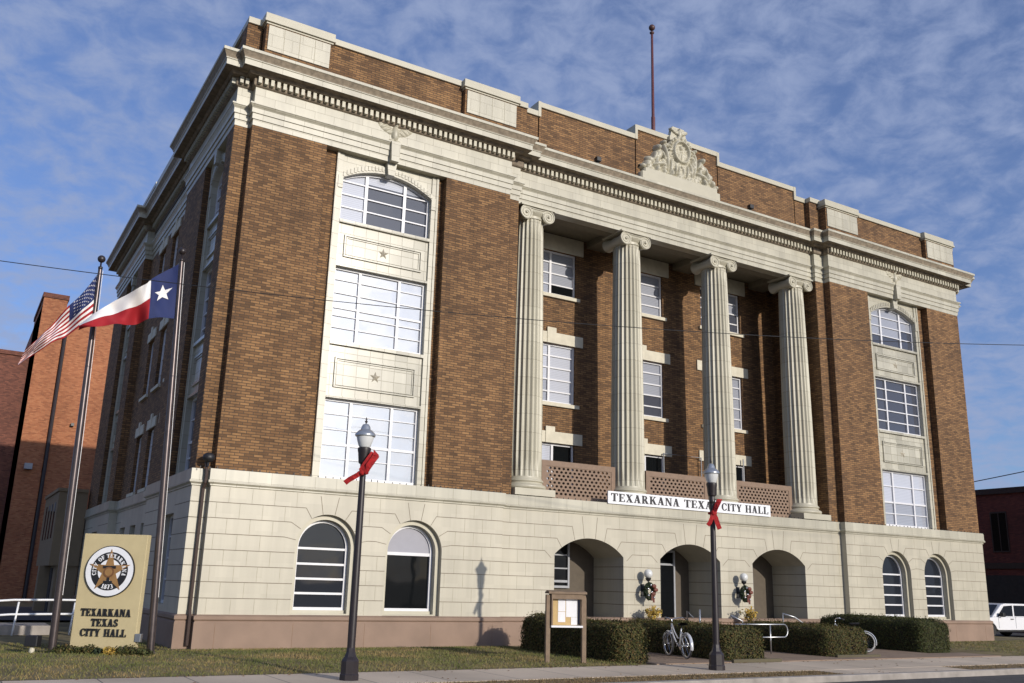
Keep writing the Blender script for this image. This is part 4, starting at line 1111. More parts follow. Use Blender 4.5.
street_lamp(-6.71, -8.07, 'dark acorn lamp post on the sidewalk in front of the entrance arches')
def ribbon(mb, pts, w, th=.008):
    """ribbon strip with thickness along pts; width runs along wdir"""
    pts = [(Vector(p), Vector(d)) for p, d in pts]
    n = len(pts)
    def fr(i):
        p, d = pts[i]; t = (pts[min(i+1, n-1)][0]-pts[max(i-1, 0)][0]).normalized(); d = (d-t*d.dot(t)).normalized(); return p, d*w/2, t.cross(d)*th/2
    for i in range(n-1):
        (p, d, k), (p2, d2, k2) = fr(i), fr(i+1)
        A = [p-d-k, p+d-k, p+d+k, p-d+k]; B = [p2-d2-k2, p2+d2-k2, p2+d2+k2, p2-d2+k2]
        for a in range(4): mb.q(A[a], A[(a+1) % 4], B[(a+1) % 4], B[a])
def bow(x, y, z, label, style):
    o = empty('ribbon_bow', (x, y, z), label=label, cat='bow', group='red bows tied to the lamp posts')
    mb = MB(); e = Vector((.86, -.51, 0)); up = Vector((0, 0, 1)); out = Vector((-.51, -.86, 0))
    def P(a, b, c=0): return tuple(e*a+up*b+out*(c+.09))
    if style == 0:
        ribbon(mb, [(P(0, 0, .0), P(0, .3, -.09)), (P(.10, .14, .05), out+up*.2), (P(.20, .32, .03), out), (P(.25, .40, -.02), out), (P(.22, .30, -.07), out), (P(.10, .10, -.05), out), (P(0, 0, 0), out)], .17)
        ribbon(mb, [(P(0, .0, .02), up+out*.6), (P(-.08, -.06, .05), up+out*.5), (P(-.16, -.11, .05), up+out*.4), (P(-.25, -.16, .03), up+out*.4), (P(-.32, -.22, .02), up+out*.4)], .10)
        ribbon(mb, [(P(.02, .0, .05), e*.8-up*.6), (P(.10, .13, .08), e*.8-up*.6), (P(.18, .26, .07), e*.8-up*.6), (P(.24, .36, .03), e*.8-up*.6)], .19, .03)
    else:
        ribbon(mb, [(P(0, 0, .02), out), (P(.06, .12, .06), e+out), (P(.13, .27, .05), e+out*.4), (P(.17, .34, 0), e), (P(.12, .24, -.04), e), (P(.02, .02, 0), e)], .12)
        ribbon(mb, [(P(0, 0, .03), e), (P(.05, -.12, .05), e), (P(.09, -.26, .05), e), (P(.14, -.38, .03), e)], .11)
        ribbon(mb, [(P(0, 0, .03), e), (P(-.05, -.12, .06), e), (P(-.10, -.24, .05), e), (P(-.15, -.30, .03), e)], .10)
    mb.ball(P(0, 0, .02), .065, 10, 7)
    mb.tube([(.085*math.cos(a), .085*math.sin(a), 0) for a in [6.283*k/14 for k in range(14)]], .03, 6, closed=True)
    mb2 = mb
    ob = mb.build('ribbon', M_RED, o)
bow(-15.81, -7.94, 3.86, 'red ribbon bow with one long tail tied to the left lamp post', 0)
bow(-6.71, -8.07, 3.62, 'red ribbon bow with two hanging tails tied to the right lamp post', 1)

# ground flagpoles
def flagpole(x, y, h, label, lean):
    o = empty('flagpole', (x, y, 0), label=label, cat='flagpole', group='flagpoles beside the name sign')
    mb = MB(); mb.lathe([(.088, -.05), (.088, 2.5), (.075, 5.5), (.048, h)], n=16); mb.build('pole', M_POLE, o, smooth=True, autosmooth=60); o.rotation_euler = (0, -lean, 0)
    mb = MB(); mb.lathe([(.17, 0), (.17, .03), (.11, .08), (.09, .10)], n=16); mb.build('flash_collar', M_POLE, o, smooth=True)
    mb = MB(); mb.ball((0, 0, h+.26), .095); mb.lathe([(.05, h-.02), (.055, h+.05), (.02, h+.07), (.02, h+.2)], n=10); mb.build('finial', M_BRONZE, o, smooth=True)
    mb = MB(); mb.tube([(.075, -.06, 1.3), (.085, -.06, 5), (.06, -.05, h-.05)], .007, 5); mb.build('halyard', M_FWHITE, o)
    return o
flagpole(-20.22, -1.07, 9.15, 'brown metal flagpole flying the striped flag', .018)
flagpole(-18.22, -1.72, 9.55, 'brown metal flagpole flying the lone star flag', .040)

def bez(P, t):
    n = len(P)-1; x = t*n; i = min(int(x), n-1); k = x-i
    p0, p1, p2, p3 = P[max(i-1, 0)], P[i], P[i+1], P[min(i+2, n)]
    return 0.5*((2*p1)+(p2-p0)*k+(2*p0-5*p1+4*p2-p3)*k*k+(3*p1-p0-3*p2+p3)*k**3)
def flag(name, label, top, bot, colour, stars, mats, wav):
    V = Vector; top = [V(p) for p in top]; bot = [V(p) for p in bot]
    def S(a, b, off=0.0):
        p = bez(top, a)*(1-b)+bez(bot, a)*b
        d = wav(a, b)
        return p+V((0, d+off, 0))
    mb = MB(); NU, NV = 60, 39
    def mi(i, j): return colour((i+.5)/NU, (j+.5)/NV)
    mb.grid(NU, NV, lambda a, b: S(a, b, .004), mi=mi)
    mb.grid(NU, NV, lambda a, b: S(a, b, -.004), mi=mi)
    for cu, cv, ru, rv in stars:
        for off in (-.010, .010):
            poly = star_poly(0, 0, 1.0)
            for k in range(10):
                a, b = poly[k], poly[(k+1) % 10]
                mb.q(S(cu, cv, off), S(cu+a[0]*ru, cv-a[1]*rv, off), S(cu+b[0]*ru, cv-b[1]*rv, off), mi=1)
    o = mb.build(name, mats, smooth=True, recalc=False)
    tag(o, label, 'flag')
    return o
# striped flag: limp, blown away from its pole to the left
pxl = -1.07
def us_col(a, b):
    if a < .40 and b < 7/13: return 2
    return 0 if int(b*13) % 2 == 0 else 1
stars = [(.022+.064*(k if row % 2 == 0 else k+.5), .035+.053*row, .014, .020) for row in range(9) for k in range(6 if row % 2 == 0 else 5)]
flag('striped_flag', 'red and white striped flag with a blue starred canton blowing from the left flagpole',
     [(-20.42, pxl, 9.02), (-20.72, pxl-.05, 8.42), (-21.10, pxl+.12, 7.86), (-21.42, pxl-.05, 7.28), (-21.74, pxl, 6.84)],
     [(-20.40, pxl, 7.80), (-20.62, pxl-.1, 7.62), (-20.98, pxl+.15, 7.28), (-21.40, pxl-.05, 6.92), (-21.84, pxl, 6.46)],
     us_col, stars, [M_FRED, M_FWHITE, M_FBLUE], lambda a, b: a**.5*(.17*math.sin(13*a+3.4*b)+.10*math.sin(23*a-4*b+1)))
pyl = -1.70
def tx_col(a, b):
    if a < .335: return 2
    return 1 if b < .5 else 0
flag('lone_star_flag', 'flag with white star on blue beside white and red bands, blowing from the right flagpole',
     [(-18.66, pyl, 9.45), (-19.15, pyl+.05, 9.05), (-19.50, pyl-.10, 8.62), (-20.10, pyl+.12, 8.20), (-20.74, pyl, 7.50)],
     [(-18.60, pyl, 8.02), (-19.1, pyl-.05, 7.93), (-19.45, pyl+.10, 7.78), (-20.02, pyl-.10, 7.58), (-20.72, pyl, 7.36)],
     tx_col, [(.165, .47, .105, .19)], [M_FRED, M_FWHITE, M_FBLUE], lambda a, b: a**.6*(.20*math.sin(10*a+2.6*b)+.09*math.sin(21*a-3*b)+.05*math.sin(34*a+5*b)))

# name sign on the lawn
A = Vector((-19.88, -1.13)); B = Vector((-18.62, -1.94)); e2 = (B-A).normalized(); W = (B-A).length
ns = empty('name_sign', (A.x, A.y, 0), math.atan2(e2.y, e2.x), label='tan upright slab sign with round star seal and black city hall lettering', cat='sign')
mb = MB(); mb.box(0, W, 0, .20, -.05, 2.70); mb.build('slab', M_SIGN, ns, bevel=.012)
T = TF(0)
sc = (W/2-.03, 1.86); seal = MB()
def disc(mb, rad, v0, v1, n=56): mb.prism([(sc[0]+rad*math.cos(6.2832*k/n), sc[1]+rad*math.sin(6.2832*k/n)) for k in range(n)], T, v0, v1)
m = MB(); disc(m, .575, -.05, .001); so = m.build('seal', M_BLACK, ns)
m = MB(); disc(m, .555, -.056, -.04); m.build('seal_field', M_WHITE, so)
m = MB(); disc(m, .43, -.060, -.05); m.build('seal_ring', M_BLACK, so)
m = MB(); disc(m, .265, -.066, -.055); m.build('seal_centre', M_WHITE, so)
m = MB(); m.prism(star_poly(sc[0], sc[1], .50, 0, .34), T, -.074, -.06); m.build('seal_star', M_GOLD, so)
m = MB(); m.box(sc[0]-.15, sc[0]+.15, -.085, -.07, sc[1]+.06, sc[1]+.12); m.box(sc[0]-.03, sc[0]+.03, -.084, -.07, sc[1]-.22, sc[1]+.1); m.box(sc[0]-.10, sc[0]+.10, -.0835, -.07, sc[1]-.26, sc[1]-.215); m.build('seal_scale', M_BLACK, so)
m = MB(); m.lathe([(.12, -.09), (.12, -.074)], n=24, T=lambda X, Y, Z: (sc[0]+X, Z, sc[1]-.02+Y)); m.build('seal_medallion', M_GOLDD, so)
m = MB(); m.lathe([(.085, -.097), (.085, -.088)], n=24, T=lambda X, Y, Z: (sc[0]+X, Z, sc[1]-.02+Y)); m.build('seal_boss', M_GOLD, so)
m = MB()
def round_text(s, rad, a_mid, h, spread, flip=False):
    tw = text_width(s); x = 0; cnt = 0
    for c in s:
        S_, w_ = glyph(c); am = R(a_mid+(1 if flip else -1)*((x+w_/2)/tw-.5)*spread)
        for poly in S_:
            cnt += 1; Q = []
            for p, q in poly:
                du = (p-w_/2)*h*.95; dr = (q-.5)*h
                if flip: rr = rad-dr; aa = am+du/rad
                else: rr = rad+dr; aa = am-du/rad
                Q.append((sc[0]+rr*math.cos(aa), sc[1]+rr*math.sin(aa)))
            m.prism(Q, T, -.068-.0003*(cnt % 5)-(.01 if True else 0), -.055)
        x += w_+.11
round_text('CITY OF TEXARKANA', .35, 90, .088, 214); round_text('1873', .35, -90, .10, 42, True)
m.build('seal_lettering', M_WHITE, so)
m = MB()
for s_, w_, b_ in (('TEXARKANA', 1.16, .86), ('TEXAS', .62, .64), ('CITY HALL', 1.06, .42)):
    m = MB(); text(m, s_, T, W/2-w_/2+.0, b_, .165, w_, .03); m.build('lettering', M_BLACK, ns)
mb = MB(); mb.box(W-.02, W+.12, -.02, .10, .32, .50); mb.build('electrical_box', M_STEEL, ns, bevel=.01)
# low planting at its foot
for k in range(9):
    t = -.15+1.35*k/8; p = A+(B-A)*t+Vector((-.54, -.84))*random.uniform(.12, .3)
    col = [M_LEAFG, M_WREATH, M_LEAF, M_GOLDLEAF][[0, 2, 0, 2, 1, 3, 0, 2, 0][k]]
    o = empty('low_shrub', (p.x, p.y, .02), label=['small dark green shrub', 'low russet shrub', 'spreading green shrub', 'low brownish shrub', 'dark low shrub', 'yellow flowering plant', 'small rounded green shrub', 'brownish green shrub', 'low evergreen tuft'][k]+' at the foot of the tan name sign, '+['left of its corner', 'under the left edge', 'second from its left edge', 'left of the middle', 'under the middle', 'right of the middle', 'near the right edge', 'under the right edge', 'next to the right flagpole'][k], cat='shrub', group='plants at the foot of the name sign')
    mb = MB(); rs = random.uniform(.13, .24)
    def fn():
        v = Vector((random.gauss(0, 1), random.gauss(0, 1), abs(random.gauss(0, 1)))).normalized(); rr = random.uniform(.5, 1)
        return (v.x*rs*rr*1.3, v.y*rs*rr, v.z*rs*rr*1.2), v
    leaf_cloud(mb, fn, 260, .035); mb.build('foliage', col, o, recalc=False)
    mb = MB()
    for _ in range(5): mb.tube([(0, 0, -.02), (random.uniform(-.1, .1), random.uniform(-.1, .1), rs*.9)], .006, 4)
    mb.build('stem', M_TWIG, o)
o = empty('ground_spotlight', (-20.62, -1.0, 0), -.5, label='dark box spotlight on the grass left of the name sign', cat='spotlight')
mb = MB(); mb.box(-.14, .14, -.12, .12, .18, .42); mb.build('housing', M_BLACK, o, bevel=.02)
mb = MB(); mb.lathe([(.05, -.05), (.06, .1), (.04, .19)], n=10); mb.build('stake', M_SILL, o)

# bulletin board
nb = empty('notice_board', (-9.47, -5.82, 0), math.atan2(-.21, .96), label='brown notice board on two posts with papers behind glass, on the lawn before the hedge', cat='notice board')
for x in (-.47, .47):
    mb = MB(); mb.prism([(x-.055, -.1), (x+.055, -.1), (x+.055, 1.52), (x+.03, 1.60), (x-.055, 1.60)], TF(-.045), 0, .09); mb.build('post', M_BOARD, nb, bevel=.008)
mb = MB(); mb.box(-.41, .41, -.10, .10, .84, .885, mi=1); mb.box(-.41, -.375, -.10, .10, .887, 1.50); mb.box(.375, .41, -.10, .10, .887, 1.50); mb.box(-.41, .41, -.10, .10, 1.502, 1.62); mb.box(-.373, .373, .06, .10, .887, 1.50)
mb.build('cabinet', [M_BOARD, M_FRAME], nb)
mb = MB(); mb.prism([(-.14, 1.622), (.13, 1.622), (.13, 1.66), (0, 1.70), (-.14, 1.67)], lambda a, v, z: (v, a, z), -.50, .50); mb.build('roof_cap', M_BOARD, nb)
mb = MB(); mb.box(-.37, .37, .045, .058, .89, 1.50); mb.build('cork_panel', M_CORK, nb)
pp = [(-.19, .0, .96, 1.20), (-.19, .0, 1.21, 1.49), (.02, .32, 1.08, 1.50), (.15, .32, .90, 1.075), (-.02, .13, .925, .94)]
for k, (a, b, c, d) in enumerate(pp[:4]):
    mb = MB(); mb.box(a, b, .036-.002*(k % 2), .042, c, d); mb.build('paper', M_PAPER, nb)
mb = MB(); mb.box(.335, .37, .02, .04, .92, 1.49); mb.build('hinge_strip', M_FBLUE, nb)
gm = bpy.data.materials.new('cover_glass'); gm.use_nodes = True; nt = gm.node_tree; nt.nodes.clear()
no = nt.nodes.new('ShaderNodeOutputMaterial'); tr = nt.nodes.new('ShaderNodeBsdfTransparent'); gg = nt.nodes.new('ShaderNodeBsdfGlossy'); gg.inputs['Roughness'].default_value = .03
fr = nt.nodes.new('ShaderNodeFresnel'); ms = nt.nodes.new('ShaderNodeMixShader'); nt.links.new(fr.outputs[0], ms.inputs[0]); nt.links.new(tr.outputs[0], ms.inputs[1]); nt.links.new(gg.outputs[0], ms.inputs[2]); nt.links.new(ms.outputs[0], no.inputs[0])
mb = MB(); mb.q((-.375, -.085, .887), (.375, -.085, .887), (.375, -.085, 1.50), (-.375, -.085, 1.50)); mb.build('glass_cover', gm, nb)

# ================================================================== HEDGES
def hedge(x0, x1, y0, y1, h, label, m_leaf, n, lab=None):
    cx, cy = (x0+x1)/2, (y0+y1)/2
    o = empty('hedge', (cx, cy, .0), label=label, cat='hedge', group='clipped hedges by the entrance')
    hx, hy = (x1-x0)/2, (y1-y0)/2
    rad = .34
    def shape(p, shrink=0.0):
        # rounded box surface from a direction-free box point, with lumps
        q = Vector((max(-hx+rad, min(hx-rad, p[0])), max(-hy+rad, min(hy-rad, p[1])), max(.05, min(h-rad*.8, p[2]))))
        d = Vector(p)-q
        if d.length < 1e-6: return Vector(p), Vector((0, 0, 1))
        d.normalize(); w = Vector((q.x+cx, q.y+cy, q.z))
        lump = .06*noise.noise(w*1.1+d*.6)+.035*noise.noise(w*3.7+d)
        taper = 1.0
        return q+d*(rad+lump-shrink), d
    def rnd():
        A1, A2, A3 = (2*hx)*(2*hy), 2*hx*h, 2*hy*h
        t = random.random()*(A1+2*A2+2*A3)
        a, b = random.uniform(-1, 1), random.uniform(0, 1)
        if t < A1: return (a*hx, random.uniform(-hy, hy), h)
        t -= A1
        if t < 2*A2: return (a*hx, -hy if t < A2*1.35 else hy, b*h)
        return (-hx if random.random() < .55 else hx, a*hy, b*h)
    core = MB()
    for ax in range(6):
        N = 14
        def fn(a, b):
            a2, b2 = 2*a-1, b
            if ax == 0: p = (a2*hx, -hy, b2*h)
            elif ax == 1: p = (a2*hx, hy, b2*h)
            elif ax == 2: p = (-hx, a2*hy, b2*h)
            elif ax == 3: p = (hx, a2*hy, b2*h)
            elif ax == 4: p = (a2*hx, (2*b-1)*hy, h)
            else: p = (a2*hx, (2*b-1)*hy, 0)
            return shape(p, .07)[0]
        core.grid(N, N, fn)
    core.build('branches', M_TWIG, o)
    lf = MB()
    def fl():
        p, d = shape(rnd(), random.uniform(-.02, .06)); return p, d
    leaf_cloud(lf, fl, n, .025)
    # stray shoots
    for _ in range(n//45):
        p, d = shape(rnd(), 0); 
        for k in range(3):
            leaf_cloud(lf, lambda: (p+d*(.02+.03*k)+Vector((random.gauss(0, .012),)*3), d), 1, .024)
    lf.build('foliage', m_leaf, o, recalc=False)
hedge(-8.15, -7.0, -6.15, -1.4, .90, 'clipped box hedge behind the notice board, nearest the left arch', M_LEAF, 26000)
hedge(-4.70, -3.10, -6.25, -1.7, .81, 'clipped hedge right behind the white bicycle and the right lamp post', M_LEAF, 24000)
hedge(-.15, 1.75, -5.75, -1.9, .78, 'clipped reddish hedge right of the curved handrail', M_LEAF, 22000)
hedge(5.25, 6.95, -4.95, -.6, .98, 'dark clipped hedge at the right end, below the right arched windows', M_LEAFG, 26000)
# low edging boards under hedges
for x0, x1, y0, n_ in ((-4.75, -3.0, -6.62, 'second hedge from the left'), (-.1, 1.8, -6.02, 'reddish hedge')):
    mb = MB(); mb.box(x0, x1, y0, y0+.10, .0, .09); tag(mb.build('edging_kerb', M_EARTH, bevel=.015), f'low concrete edging at the street end of the {n_}', 'edging')

# ================================================================== HANDRAILS
def handrail(loops, label, rad=.02, posts=()):
    o = empty('handrail', loops[0][0], label=label, cat='handrail', group='metal handrails of the entrance')
    off = Vector(loops[0][0])
    mb = MB()
    for L in loops: mb.tube([Vector(p)-off for p in L], rad, 8)
    mb.build('rail', M_STEEL, o, smooth=True)
    for p, h in posts:
        mb = MB(); mb.tube([Vector((p[0], p[1], .05))-off, Vector((p[0], p[1], h))-off], rad, 8); mb.build('post', M_STEEL, o, smooth=True)
def bend(y, xa, xb, zt, zb):
    pts = [(xa, y, zt)]
    for k in range(9): a = R(90-180*k/8); pts.append((xb-.15+.15*math.cos(a), y, (zt+zb)/2+(zt-zb)/2*math.sin(a)))
    pts += [(xa+.8, y, zb)]
    return pts
handrail([bend(-4.8, -2.9, -.78, .88, .52)], 'curved steel handrail between the second and third hedges', posts=[((-1.5, -4.8), .88), ((-2.7, -4.8), .88)])
handrail([[(-1.32, -1.0, .5), (-1.32, -1.0, 1.12), (-1.12, -1.05, .92)]], 'short white rail end left of the middle arch steps', .03)
handrail([[(-.78, -1.0, .1), (-.78, -1.0, 1.18)]], 'upright white rail post in front of the middle arch', .035)
handrail([[(3.2, -.9, 1.08), (3.7, -1.0, .96), (4.1, -1.1, .72), (4.1, -1.1, .1)]], 'sloping white handrail in front of the right arch', .026, posts=[((3.22, -.9), 1.05)])
handrail([[(.70, -.9, 1.0), (1.15, -1.0, .82), (1.15, -1.0, .1)]], 'sloping white handrail right of the middle arch steps', .026)

# ramp rail by the left side of the hall
rr = empty('ramp_railing', (-24, 6, 0), label='white two bar pipe railing along the ramp left of the hall', cat='railing')
mb = MB()
for h in (1.02, .62): mb.tube([(0, 0, h-.28), (3.3, 0, h-.02), (4.6, 0, h), (6.2, 0, h+.0)], .032, 8)
mb.build('rail', M_WHITE, rr, smooth=True)
for x in (.4, 1.9, 3.4, 4.9, 6.1):
    mb = MB(); mb.tube([(x, 0, -.1), (x+.06, 0, .95 if x > 3 else .72+.07*x)], .028, 8); mb.build('post', M_WHITE, rr, smooth=True)
mb = MB(); mb.box(-30, -19.6, 6.2, 8.0, -.1, .28); tag(mb.build('ramp', M_KERB), kind='structure')

# ================================================================== BICYCLES
def bicycle(loc, rz, label):
    """built along x, front wheel at +x"""
    o = empty('bicycle', loc, rz, label=label, cat='bicycle', group='cruiser bicycles by the hedges')
    WR = .325
    def wheel(x):
        w = empty('wheel', (x, 0, WR), parent=o)
        circ = lambda q, n=36: [(q*math.cos(6.2832*k/n), 0, q*math.sin(6.2832*k/n)) for k in range(n)]
        mb = MB(); mb.tube(circ(WR-.026), .027, 8, closed=True); mb.build('tyre', M_TYRE, w, smooth=True)
        mb = MB()
        for sy in (-1, 1):
            mb.grid(36, 1, lambda a, b: ((WR-.052+.038*b)*math.cos(a*6.2832), sy*(.0295-.006*b*b), (WR-.052+.038*b)*math.sin(a*6.2832)), closeu=True)
        mb.build('whitewall', M_WWALL, w)
        mb = MB(); mb.tube(circ(WR-.058), .014, 6, closed=True); mb.lathe([(.022, -.05), (.022, .05)], n=10, T=lambda X, Y, Z: (X, Z, Y)); mb.build('rim', M_CHROME, w, smooth=True)
        mb = MB()
        for k in range(18):
            a = 6.2832*k/18; mb.tube([(.02*math.cos(a+.6), .02*(-1)**k, .02*math.sin(a+.6)), ((WR-.06)*math.cos(a), 0, (WR-.06)*math.sin(a))], .0022, 4)
        mb.build('spoke', M_CHROME, w)
        # mudguard
        mb = MB(); a0, a1 = (25, 165) if x < 0 else (40, 150)
        if x < 0: a0, a1 = 35, 195
        else: a0, a1 = 20, 130
        mb.grid(20, 4, lambda a, b: ((WR+.022-.02*(2*b-1)**2)*math.cos(R(a0+(a1-a0)*a)), .042*(2*b-1), (WR+.022-.02*(2*b-1)**2)*math.sin(R(a0+(a1-a0)*a))))
        mb.build('mudguard', M_BIKE, w, smooth=True, recalc=False)
    wheel(-.54); wheel(.56)
    fr = MB()
    bb = (-.10, 0, .29); st = (-.25, 0, .76); hd0 = (.36, 0, .70); hd1 = (.33, 0, .86)
    fr.tube([bb, st], .019, 8); fr.tube([hd0, hd1], .024, 8)
    fr.tube([hd0, (.20, 0, .50), (.05, 0, .36), bb], .022, 8); fr.tube([hd1, (.18, 0, .66), (-.02, 0, .50), (-.17, 0, .50)], .018, 8)
    for s in (-1, 1):
        fr.tube([bb, (-.3, s*.06, .30), (-.54, s*.07, WR)], .012, 6); fr.tube([(-.23, 0, .70), (-.4, s*.06, .5), (-.54, s*.07, WR)], .010, 6)
        fr.tube([hd0, (.42, s*.06, .60), (.50, s*.065, .45), (.56, s*.065, WR)], .015, 6)
    fr.build('frame', M_BIKE, o, smooth=True)
    mb = MB(); mb.tube([(.33, 0, .85), (.315, 0, .97)], .014, 8)
    mb.tube([(.08, -.30, .99), (.20, -.27, 1.03), (.30, -.14, 1.01), (.33, 0, .97), (.30, .14, 1.01), (.20, .27, 1.03), (.08, .30, .99)], .012, 8); mb.build('handlebar', M_CHROME, o, smooth=True)
    for s in (-1, 1):
        mb = MB(); mb.tube([(.15, s*.288, 1.015), (.04, s*.305, .98)], .017, 8); mb.build('grip', M_TYRE, o, smooth=True)
    mb = MB(); mb.grid(10, 12, lambda a, b: (-.40+.30*a, (.11*(1-a)**.6+.02)*math.cos(b*6.2832), .86+.035*math.sin(b*6.2832)+.02*(1-a)))
    mb.tube([(-.25, 0, .74), (-.27, 0, .85)], .013, 8); mb.build('saddle', M_TYRE, o, smooth=True)
    mb = MB(); mb.lathe([(.085, -.02), (.085, .02)], n=20, T=lambda X, Y, Z: (bb[0]+X, Z-.05, bb[2]+Y))
    mb.tube([(-.10, -.08, .29), (.04, -.09, .19)], .01, 6); mb.tube([(-.10, .08, .29), (-.24, .09, .39)], .01, 6); mb.build('crank', M_CHROME, o)
    for px_, py_, pz_ in ((.04, -.14, .185), (-.24, .14, .395)):
        mb = MB(); mb.box(px_-.045, px_+.045, py_-.045, py_+.045, pz_-.012, pz_+.012); mb.build('pedal', M_TYRE, o)
    mb = MB(); mb.tube([(-.14, -.03, .28), (-.20, -.17, .0)], .009, 6); mb.build('kickstand', M_CHROME, o)
    return o
pf, pr_ = Vector((-5.00, -4.25, 0)), Vector((-5.62, -5.78, 0))
dv = (pf-pr_).normalized(); mid = (pf+pr_)/2
bicycle((-5.22, -4.98, .026), math.atan2(dv.y, dv.x)+.12, 'white cruiser bicycle leaning on its stand between the first two hedges')
bicycle((2.35, -4.35, .026), math.atan2(-.75, .6)+3.14159, 'cruiser bicycle half hidden behind the reddish hedge on the right')

# ================================================================== NEIGHBOURS
def facade_windows(b, T, xs, zs, w, h, m_f, m_g):
    for x in xs:
        for z in zs:
            f = MB(); f.box(x-w/2, x+w/2, -.05, .02, z, z+.08, T); f.box(x-w/2, x-w/2+.07, -.04, .02, z+.08, z+h, T); f.box(x+w/2-.07, x+w/2, -.04, .02, z+.08, z+h, T); f.box(x-w/2, x+w/2, -.045, .02, z+h, z+h+.09, T); f.box(x-.03, x+.03, -.035, .02, z+.08, z+h, T)
            fo = f.build('window', m_f, b); g = MB(); g.box(x-w/2+.07, x+w/2-.07, -.012, .02, z+.08, z+h, T); g.build('pane', m_g, fo)
lb = empty('orange_brick_building', (-19.13, 47.6, 0), label='tall orange brick building with drainpipes behind the left end of the hall', cat='building')
mb = MB(); mb.box(0, 40, 0, 22, -.2, 20.6); mb.box(0, 1.58, -.15, 8, -.2, 21.15); mb.build('wall', M_OBRICK, lb)
mb = MB(); mb.box(-.08, 1.66, -.23, 8.08, 21.152, 21.5); mb.box(1.662, 40, -.08, .3, 20.602, 20.8); mb.build('coping', M_DBRICK, lb)
for x in (1.75,):
    mb = MB(); mb.tube([(x, -.14, 0), (x, -.14, 18.5), (x+.35, -.14, 19.0)], .13, 8); mb.build('downpipe', M_BRONZE, lb)
mb = MB(); mb.box(.45, .95, -.6, -.15, 8.7, 9.1); mb.build('wall_light', M_FRAMED, lb)
mb = MB(); mb.box(3.0, 3.2, -.3, -.01, 12.0, 12.2); mb.build('wall_bracket', M_BRONZE, lb)
db = empty('dark_brick_building', (-38, 48.5, 0), label='lower dark red brick building at the left edge of the view', cat='building')
mb = MB(); mb.box(0, 18.6, 0, 16, -.2, 16.8); mb.build('wall', M_DBRICK, db)
mb = MB(); mb.box(-.1, 18.7, -.12, 16.1, 16.802, 17.1); mb.build('coping', M_DBRICK, db)
facade_windows(db, TF(0), (3, 8.5, 13.6), (3.6, 10.4), 1.5, 2.6, M_FRAMED, G_BLACK)
mb = MB(); mb.box(16.9, 17.5, -.35, 0, 6.0, 6.8); mb.build('meter_box', M_FRAMED, db)
an = empty('beige_annex', (-18.55, 14.0, 0), label='low beige annex with slit windows between the hall and the orange building', cat='building')
mb = MB(); mb.box(0, 1.2, 7.2, 13.5, 2.1, 5.35); mb.build('wall', M_BEIGE, an)
mb = MB(); mb.box(.3, 1.2, 7.3, 13.4, -.1, 2.099); mb.box(-.15, .4, 9.5, 10.3, -.1, 2.098); mb.build('lower_wall', M_BEIGE, an)
mb = MB(); mb.box(-.06, 1.2, 7.12, 13.58, 5.352, 5.5); mb.build('roof_edge', M_BEIGE, an)
for y in (8.0, 9.3, 10.6, 11.9):
    f = MB(); f.box(-.012, .02, y, y+.5, 3.3, 4.9); f.build('window', G_BLACK, an)
f = MB(); f.box(.27, .31, 8.2, 9.2, 0, 2.0); f.build('door', M_DARK, an)

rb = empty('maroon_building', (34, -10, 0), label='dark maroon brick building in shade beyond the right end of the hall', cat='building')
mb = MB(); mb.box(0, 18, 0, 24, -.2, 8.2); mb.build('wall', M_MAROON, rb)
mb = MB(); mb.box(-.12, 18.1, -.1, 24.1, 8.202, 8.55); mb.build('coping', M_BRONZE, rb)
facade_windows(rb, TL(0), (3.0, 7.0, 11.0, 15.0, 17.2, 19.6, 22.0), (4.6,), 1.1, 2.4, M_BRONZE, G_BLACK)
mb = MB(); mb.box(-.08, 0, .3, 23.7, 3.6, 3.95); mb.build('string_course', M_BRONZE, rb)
mb = MB(); mb.box(-.06, -.005, 1, 23, .0, 3.2); mb.build('shop_front', M_DARK, rb)
o = MB(); o.box(44.0, 46.2, 24, 26, 0, 10.9); o.box(43.9, 46.3, 23.9, 26.1, 10.902, 11.15)
tag(o.build('brick_chimney', MB_BRICK), 'square tan brick chimney top showing beside the hall above the maroon building', 'chimney')

# pickup truck parked beyond the corner
pk = empty('pickup_truck', (19.95, 2.75, -.05), label='white pickup truck parked beyond the right corner of the hall', cat='pickup truck')
pk.scale = (1.28, 1.05, .90)
L_, Wd = 5.6, 1.9
def prof_body(mb, poly, y0, y1, inset=0.0): mb.prism(poly, lambda a, v, z: (a, v, z), y0, y1)
mb = MB()
body = [(0.05, .45), (.02, .80), (.10, .98), (1.35, 1.08), (5.55, 1.10), (5.6, .95), (5.6, .50), (5.0, .42), (4.75, .42)]
for cx in (4.3, .98):
    body += [(cx+.44*math.cos(R(a)), .38+.44*math.sin(R(a))) for a in range(10, 171, 20)]
    if cx > 2: body += [(3.8, .40), (1.5, .40)]
body += [(.4, .40)]
prof_body(mb, body, 0, Wd); mb.build('body', M_CARW, pk, bevel=.03)
mb = MB(); cab = [(1.30, 1.08), (1.95, 1.74), (2.2, 1.80), (3.55, 1.80), (3.72, 1.70), (3.80, 1.09)]
prof_body(mb, cab, .09, Wd-.09); mb.build('cab', M_CARW, pk, bevel=.04)
mb = MB(); mb.q((1.36, .18, 1.13), (1.36, Wd-.18, 1.13), (1.93, Wd-.24, 1.70), (1.93, .24, 1.70)); mb.v = [(x-.03, y, z+.03) for x, y, z in mb.v]; mb.build('windscreen', G_SKY, pk)
